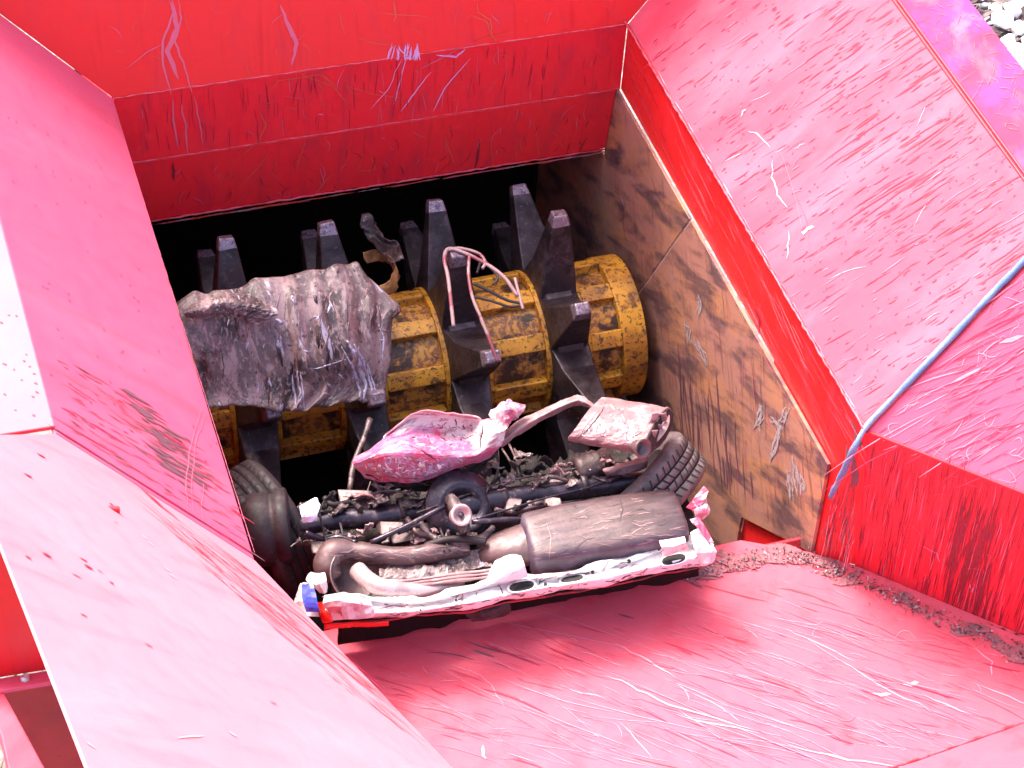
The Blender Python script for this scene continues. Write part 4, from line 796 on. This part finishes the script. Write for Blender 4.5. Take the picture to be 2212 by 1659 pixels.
streaks(o, ['st_pink', 'st_dark', 'st_violet'], rnd_strokes(sp, 46, 92, 8, (14, 60), (2, 8), [0, 0, 1])+rnd_strokes(sp, 26, 80, 40, (8, 22), (2, 5), [0, 2])+
        [([(640+a, 800), (645+a, 840), (650+a, 885)], w_, 2) for a, w_ in ((-10, 5), (0, 8), (8, 4))]+[([(750+a, 735+b_), (772+a, 775+b_), (790+a, 830+b_), (785+a, 865+b_)], w_, 2) for a, b_, w_ in ((0, 0, 10), (14, 8, 6), (-12, 14, 5), (24, 20, 4))]+
        [([(600, 735), (606, 755)], 10, 2), ([(595, 690), (612, 700)], 9, 2), ([(630, 640), (640, 655)], 10, 2), ([(752, 775), (690, 795), (665, 797)], 3, 2), ([(818, 700), (830, 730), (826, 780)], 4, 2), ([(712, 650), (722, 672)], 4, 2)])
recentre(o)
tag(o, 'large crumpled grey-brown dirty metal sheet draped over the left half of the rotor', 'scrap metal')
fold = [[(398, 668), (430, 650), (480, 632), (540, 640), (590, 660)], [(396, 676), (432, 668), (485, 655), (545, 660), (600, 678)], [(402, 686), (438, 690), (488, 682), (530, 690), (560, 705)]]
rr = [.66, .72, .68]
o = patch('folded_flap', [[on(x, y, nS, dS+(.02, .075, .045)[j]) for x, y in r] for j, r in enumerate(fold)], 'crump', None, 9, .008, 12, .006, .004, seed=33, fine=.004, smooth=False); 
cs = bpy.data.objects['crumpled_sheet']; o.parent = cs; o.matrix_parent_inverse = Matrix.Translation(-cs.location)
# pink and white crushed panel
def zz(x, y, h): return onZ(x, y, h+(DH if h > -.7 else 0))
PK = [[(838, 938, -.27), (888, 895, -.25), (950, 889, -.25), (1020, 900, -.26), (1046, 906, -.24), (1088, 898, -.22)],
      [(828, 948, -.28), (884, 908, -.29), (948, 904, -.31), (1018, 912, -.32), (1048, 925, -.23), (1092, 920, -.20)],
      [(795, 972, -.27), (850, 945, -.26), (925, 940, -.33), (1000, 945, -.35), (1044, 955, -.25), (1090, 942, -.24)],
      [(768, 994, -.29), (835, 968, -.20), (915, 968, -.22), (990, 974, -.30), (1035, 980, -.27), (1075, 970, -.29)],
      [(768, 1006, -.31), (838, 990, -.21), (915, 990, -.23), (985, 988, -.27), (1030, 986, -.29), (1070, 976, -.31)],
      [(788, 1032, -.40), (845, 1041, -.37), (905, 1042, -.37), (965, 1020, -.36), (1018, 1001, -.35), (1060, 990, -.36)]]
o = patch('crushed_bodywork', [[zz(*p) for p in r] for r in PK], 'two_tone', None, 5, .006, 12, .004, .003, seed=41, fine=.002, smooth=False)
lo = [(780, 1000), (850, 985), (960, 995), (1010, 985), (960, 1015), (900, 1035), (810, 1030)]; hi = [(860, 935), (950, 905), (1030, 915), (1040, 960), (980, 970), (880, 950)]
streaks(o, ['st_violet', 'st_white', 'st_crease', 'st_dark'], rnd_strokes(lo, 110, 20, 60, (5, 20), (1.5, 5), [0, 0, 1, 2, 2])+rnd_strokes(hi, 60, -10, 50, (4, 16), (1.5, 4), [2, 2, 3, 0])+
        [([(775, 1000), (830, 972), (870, 955), (930, 962), (960, 985)], 5, 0), ([(880, 960), (915, 975), (950, 1000)], 3, 3), ([(890, 895), (960, 894), (1030, 905)], 4, 2), ([(960, 985), (1020, 975), (1050, 965)], 4, 2), ([(905, 1000), (915, 1012)], 14, 1), ([(945, 1005), (958, 1016)], 10, 1), ([(1045, 915), (1040, 940), (1035, 970)], 5, 3), ([(785, 1012), (850, 1030), (910, 1034), (970, 1012), (1030, 992)], 4, 2)])
recentre(o)
tag(o, 'crushed pink and white painted sheet of bodywork lying above the axle', 'scrap metal')
CPN = o
def under(o_, root):
    o_.parent = root; o_.matrix_parent_inverse = Matrix.Translation(-root.location)
under(patch('torn_edge', [[zz(1065, 890, -.24), zz(1085, 868, -.20), zz(1105, 862, -.20), zz(1130, 880, -.22)], [zz(1062, 905, -.22), zz(1085, 890, -.16), zz(1108, 890, -.18), zz(1122, 900, -.22)], [zz(1075, 940, -.22), zz(1095, 925, -.20), zz(1105, 915, -.20), zz(1112, 905, -.24)]], 'crump_pink', None, 4, .016, 18, .004, .004, seed=42, smooth=False), CPN)
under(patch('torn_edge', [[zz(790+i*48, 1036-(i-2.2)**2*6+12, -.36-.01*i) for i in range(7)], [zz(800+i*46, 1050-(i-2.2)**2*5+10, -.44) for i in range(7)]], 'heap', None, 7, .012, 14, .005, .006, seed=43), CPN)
# strip and folded box end
st = [(1078, 955, -.30), (1130, 918, -.27), (1185, 888, -.24), (1240, 864, -.22), (1262, 866, -.22), (1290, 884, -.22)]
FB = empty('folded_sheet', zz(1340, 930, -.25), 'pinkish dirty steel sheet folded into an open tube with a twisted strip', 'scrap metal')
patch('twisted_strip', [[zz(x-4, y-9, h) for x, y, h in st], [zz(x, y+2, h+.015) for x, y, h in st], [zz(x+5, y+12, h-.01) for x, y, h in st]], 'fold', FB, 8, .005, 14, .004, .003, seed=51, fine=.0015)
ft = [[(1300, 858), (1350, 864), (1400, 872), (1432, 878)], [(1288, 868), (1340, 872), (1395, 880), (1445, 888)], [(1268, 890), (1330, 898), (1390, 908), (1446, 912)], [(1248, 918), (1310, 928), (1370, 938), (1435, 936)], [(1228, 946), (1290, 956), (1345, 966), (1405, 970)], [(1232, 952), (1290, 964), (1345, 974), (1392, 984)]]
hh = [-.26, -.20, -.17, -.17, -.20, -.28]
patch('folded_sheet', [[zz(x, y, hh[j]) for x, y in r] for j, r in enumerate(ft)], 'fold', FB, 5, .005, 14, .005, .002, seed=52, fine=.002, smooth=False)
streaks([o for o in bpy.data.objects if o.name.startswith('folded_sheet') and o.type == 'MESH'][0], ['st_white', 'st_crease', 'st_dark'], rnd_strokes([(1300, 875), (1430, 890), (1395, 960), (1250, 940)], 90, 10, 50, (4, 18), (1.2, 3.5), [0, 0, 1, 1, 1])+[([(1302, 862), (1290, 890), (1262, 925), (1234, 950)], 3, 1), ([(1310, 866), (1298, 892), (1272, 925), (1246, 950)], 2.5, 2)], .0014)
end = [(1408, 972), (1396, 984), (1385, 975), (1390, 955), (1405, 925), (1422, 898), (1440, 882), (1449, 895), (1446, 920), (1432, 948), (1418, 965)]
nE = Vector((.75, -.55, .35)).normalized(); pE = zz(1425, 930, -.19)
ring = [on(x, y, nE, nE.dot(pE)) for x, y in end]+[on(end[0][0], end[0][1], nE, nE.dot(pE))]
sweep('rolled_edge', ring, .006, 'fold', FB, 5, 8, cap=False, jit=.05)
mesh_obj('tube_end', ring[:-1], [list(range(len(ring)-1))], 'heap'); child(bpy.data.objects['tube_end'], FB); solid(bpy.data.objects['tube_end'], .01)
lathe('tube_mouth', [(-.03, .022), (.0, .030), (.012, .034), (.012, .026), (-.03, .015), (-.03, 0)], on(1385, 968, nE, nE.dot(pE)+.01), (.3, -.8, .45), 'pipe', FB, 22)
for k, (x, y) in enumerate(((1415, 905), (1425, 925), (1412, 940), (1430, 900))):
    cc = on(x, y, nE, nE.dot(pE)+.012)
    patch('tube_lining', [[cc+Vector((.014*a+random.gauss(0, .004), random.gauss(0, .005), .018*b_)) for a in (-1, 0, 1)] for b_ in (-1, 0, 1)], 'fold', FB, 4, .005, 22, .003, .003, seed=60+k)
# wires hooked over the third disc's teeth
WR = [([(980, 706), (975, 660), (968, 600), (960, 560), (968, 538), (1000, 545), (1050, 570), (1090, 600), (1118, 640)], .0075, 'wire'),
      ([(968, 540), (990, 536), (1020, 542), (1040, 552), (1048, 568), (1042, 580)], .006, 'wire'),
      ([(1014, 550), (1012, 590), (1020, 640), (1040, 690), (1060, 740), (1075, 782)], .0065, 'wire'),
      ([(1020, 640), (1060, 650), (1100, 662), (1128, 660)], .005, 'wire_dark'), ([(1022, 612), (1060, 630), (1095, 648), (1125, 655)], .006, 'wire_dark'), ([(1030, 590), (1042, 560), (1060, 578), (1075, 600), (1065, 615)], .005, 'wire_dark'),
      ([(1112, 600), (1125, 650), (1130, 668)], .006, 'wire')]
WO = empty('wire_tangle', rp(1010, 600, .52), 'tangle of pale pink and dark wires hooked over a rotor tooth', 'wire')
for pl, r_, mt_ in WR:
    sweep('wire', [rp(x, y, .64 if mt_ == 'wire' else .54) for x, y in pl], r_, mt_, WO, 7, 8)
# bent rusty bracket on the drum behind the sheet
BR = empty('bent_bracket', rp(810, 590, .35), 'bent rusty orange bracket stuck on the rotor behind the crumpled sheet', 'scrap metal')
br = [(785, 545), (815, 540), (840, 555), (852, 580), (842, 605), (815, 618)]
patch('curved_strap', [[rp(x, y, .46) for x, y in br], [rp(x+2, y+12, .44) for x, y in br], [rp(x+8, y+24, .40) for x, y in br]], 'rusty', BR, 6, .012, 12, .006, .004, seed=71)
patch('torn_plate', [[rp(782, 462, .56), rp(800, 462, .56), rp(815, 490, .54)], [rp(780, 490, .54), rp(808, 500, .52), rp(835, 520, .50)], [rp(795, 515, .50), rp(830, 530, .48), rp(862, 530, .48)], [rp(850, 570, .46), rp(865, 560, .46), rp(872, 560, .46)]], 'scrap', BR, 6, .02, 12, .006, .006, seed=72)
# scrap heap between axle and rotor, with separate torn pieces
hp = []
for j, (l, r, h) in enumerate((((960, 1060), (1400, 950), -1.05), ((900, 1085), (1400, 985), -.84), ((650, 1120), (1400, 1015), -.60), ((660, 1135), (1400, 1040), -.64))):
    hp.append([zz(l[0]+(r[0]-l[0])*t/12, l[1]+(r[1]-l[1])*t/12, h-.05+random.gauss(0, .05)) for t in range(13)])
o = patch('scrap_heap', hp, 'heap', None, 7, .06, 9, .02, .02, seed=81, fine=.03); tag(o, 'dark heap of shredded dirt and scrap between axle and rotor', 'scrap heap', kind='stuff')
SC = [(1120, 1000, 36), (1165, 1035, 30), (1290, 1000, 30), (1080, 1035, 30), (1215, 1000, 30), (660, 1095, 30), (830, 1050, 30), (960, 1062, 26), (925, 1150, 24), (1040, 1060, 24), (790, 1145, 28), (870, 1130, 22), (720, 1150, 26), (650, 1170, 24), (1015, 1000, 44), (1060, 1010, 38), (1100, 1030, 34), (1150, 1015, 46), (1180, 995, 40), (1210, 1025, 34), (1130, 985, 34), (1260, 1022, 34), (780, 1075, 52), (810, 1085, 40), (880, 1065, 34), (890, 1090, 40), (700, 1085, 38), (730, 1100, 32), (940, 1045, 30), (1000, 1035, 30), (1235, 1045, 28), (850, 1160, 40), (760, 1160, 36), (900, 1170, 32), (960, 1165, 34), (1080, 1060, 26), (1310, 1015, 32), (1040, 985, 34), (690, 1180, 32), (730, 1188, 30), (1010, 1155, 30), (1125, 1098, 24), (1160, 1092, 26)]
for k, (x, y, s) in enumerate(SC):
    h = (-.42 if y < 1120 else -.45)+random.gauss(0, .015)
    a = random.uniform(-.6, .6); cc = zz(x, y, h); s_ = s/590*.55
    e1_ = Vector((math.cos(a), math.sin(a)*.6, random.gauss(0, .3))).normalized(); e2_ = Vector((-math.sin(a), -.5, .75+random.gauss(0, .2))).normalized()
    o = patch('metal_scrap', [[cc+e1_*(s_*u_)*random.uniform(.6, 1.3)+e2_*(s_*.8*v_)*random.uniform(.5, 1.3)+Vector((0, random.gauss(0, .01), 0)) for u_ in (-1, 0, 1)] for v_ in (-1, 0, 1)], random.choice(['scrap', 'scrap', 'heap', 'fold', 'crump']), None, 5, .022, 16, .004, .008, seed=90+k, fine=.004, smooth=False)
    recentre(o); tag(o, 'small torn crumpled scrap of dirty metal strewn among the axle parts', 'scrap metal', 'torn metal scraps around the axle')
for k, (pl, r_) in enumerate([([(820, 1070), (818, 1040), (812, 1005)], .009), ([(790, 1072), (805, 1030), (815, 1010)], .003), ([(755, 1060), (765, 1000), (785, 950), (800, 905)], .010), ([(1010, 1000), (1012, 1020)], .01), ([(1270, 1000), (1300, 985), (1345, 1012), (1352, 1030)], .005), ([(1345, 1035), (1362, 1002), (1355, 985)], .006), ([(1085, 970), (1110, 1010), (1125, 1040)], .004), ([(1100, 960), (1118, 1000), (1128, 1030)], .004)]):
    o = sweep('bent_rod', [zz(x, y, -.46+.02*i) for i, (x, y) in enumerate(pl)], r_, 'scrap', None, 5, 8, jit=.03); recentre(o)
    tag(o, 'thin bent dirty rod poking out of the scrap by the axle', 'rod', 'bent rods in the scrap')
lathe('coil_spring', [(0, 0.02), (0, .05), (.02, .055), (.03, .048), (.045, .056), (.06, .048), (.075, .056), (.09, .046), (.12, .05), (.13, .03), (.13, 0)], zz(1245, 1020, -.44), (1, .1, .1), 'scrap', None, 26)
recentre(bpy.data.objects['coil_spring']); tag(bpy.data.objects['coil_spring'], 'ribbed dusty metal bush lying above the right half of the axle', 'car part')
o = patch('torn_strip', [[zz(1300, 1012, -.40), zz(1340, 998, -.38), zz(1395, 985, -.40)], [zz(1305, 1020, -.38), zz(1345, 1010, -.36), zz(1398, 996, -.38)], [zz(1315, 1030, -.42), zz(1350, 1022, -.40), zz(1392, 1010, -.42)]], 'fold', None, 6, .012, 14, .005, .004, seed=130); recentre(o)
tag(o, 'reddish brown torn strip just left of the tread of the bare tyre', 'scrap metal')
# blue rope lying in the valley of the right side
rope = []
for x, y in ((2330, 450), (2212, 572), (2150, 636), (2090, 700), (2040, 753), (1990, 806), (1930, 868), (1876, 926)): rope.append(on(x, y, nR, dRp)+nR*(.014 if nR.dot(CP-AR) > 0 else -.014))
for x, y in ((1846, 966), (1826, 1010), (1808, 1045), (1794, 1074)): rope.append(onX(x, y, .955))
o = sweep('blue_rope', rope, [.010*random.uniform(.9, 1.1) for _ in rope], 'blue_rope', None, 8, 10, jit=.04); recentre(o)
tag(o, 'frayed blue rope running down the worn red slope over the right corner', 'rope')
# grit along the floor edge
path = [(1470, 1246), (1560, 1222), (1640, 1200), (1720, 1196), (1770, 1212), (1840, 1248), (1920, 1284), (2010, 1326), (2110, 1368), (2240, 1425)]
V = []; F = []; FMg = []
def pathpt(t): k = min(int(t), len(path)-2); f_ = t-k; return (path[k][0]*(1-f_)+path[k+1][0]*f_, path[k][1]*(1-f_)+path[k+1][1]*f_)
for k in range(44):
    x, y = pathpt(random.uniform(0, 9)); c = zz(x+random.gauss(0, 8), y+random.gauss(0, 5), FZ+.003+random.random()*.003); b = len(V); n_ = 10; A, B = random.uniform(.03, .09), random.uniform(.010, .026); an = random.gauss(-.5, .3)
    for i in range(n_):
        t = 2*math.pi*i/n_; q_ = random.uniform(.6, 1.2); V.append(c+Vector((A*q_*math.cos(t)*math.cos(an)-B*q_*math.sin(t)*math.sin(an), A*q_*math.cos(t)*math.sin(an)+B*q_*math.sin(t)*math.cos(an), 0)))
    F.append(list(range(b, b+n_))); FMg.append(0)
for k in range(1500):
    x, y = pathpt(random.uniform(0, 9)); c = zz(x+random.gauss(0, 16), y+random.gauss(0, 9)+3, FZ+.005); s_ = random.choice([.0015, .002, .003, .0045]); b = len(V)
    for i in range(4): V.append(c+Vector((random.gauss(0, s_), random.gauss(0, s_), abs(random.gauss(0, s_)))))
    F += [[b, b+1, b+2], [b, b+2, b+3], [b, b+3, b+1], [b+1, b+3, b+2]]; FMg += [random.choice([1, 2, 2, 0])]*4
o = mesh_obj('glass_grit', V, F, ['dust', 'shard', 'scrap'], FMg); tag(o, 'grey glass grit and dust along the foot of the red side wall', 'grit', kind='stuff')
# rubble beyond the hopper, top right
ST = [(2168, 45, 30), (2190, 22, 26), (2150, 20, 18), (2205, 62, 24), (2196, 118, 30), (2215, 140, 26), (2178, 90, 20), (2230, 95, 26), (2212, 8, 22), (2140, 48, 16), (2125, 8, 14), (2250, 40, 34), (2240, 150, 30)]
for k, (x, y, s) in enumerate(ST):
    r_ = s/390; c = onZ(x, y, -3.2+r_*.6); bm = bmesh.new(); bmesh.ops.create_icosphere(bm, subdivisions=3, radius=r_)
    for v in bm.verts: v.co = v.co*(1+.35*noise.noise(v.co*5/r_*.3+Vector((k*3, 0, 0)))); v.co.z *= .8
    me = bpy.data.meshes.new('stone'); bm.to_mesh(me); bm.free(); me.materials.append(M['stone']); me.polygons.foreach_set('use_smooth', [True]*len(me.polygons))
    o = bpy.data.objects.new('stone', me); o.location = (c.x, c.y, -3.2+r_*.6); link(o); tag(o, 'rounded white stone on the ground beyond the hopper rim', 'stone', 'white stones beyond the hopper')
V = []; F = []
for k in range(1500):
    c = zz(random.uniform(2080, 2260) if k < 300 else random.uniform(2000, 2900), random.uniform(-20, 180) if k < 300 else random.uniform(-300, 420), -3.19); b = len(V); s_ = random.uniform(.008, .035)
    for i in range(4): V.append(c+Vector((random.gauss(0, s_*1.6), random.gauss(0, s_), abs(random.gauss(0, s_)))))
    F += [[b, b+1, b+2], [b, b+2, b+3], [b, b+3, b+1], [b+1, b+3, b+2]]
o = mesh_obj('rubble', V, F, 'scrap'); tag(o, 'dark splintered rubble on the ground around the white stones', 'rubble', kind='stuff')
c = onZ(8, 1640, -3.0); V = []; F = []
for k in range(400):
    p = c+Vector((random.gauss(-.3, .35), random.gauss(0, .5), -.2)); b = len(V); V += [p, p+Vector((.02, 0, 0)), p+Vector((random.gauss(0, .08), random.gauss(0, .08), random.uniform(.1, .4)))]; F.append([b, b+1, b+2])
o = mesh_obj('weeds', V, F, 'grass'); tag(o, 'yellow green dry weeds on the ground beside the red brace', 'weeds', kind='stuff')
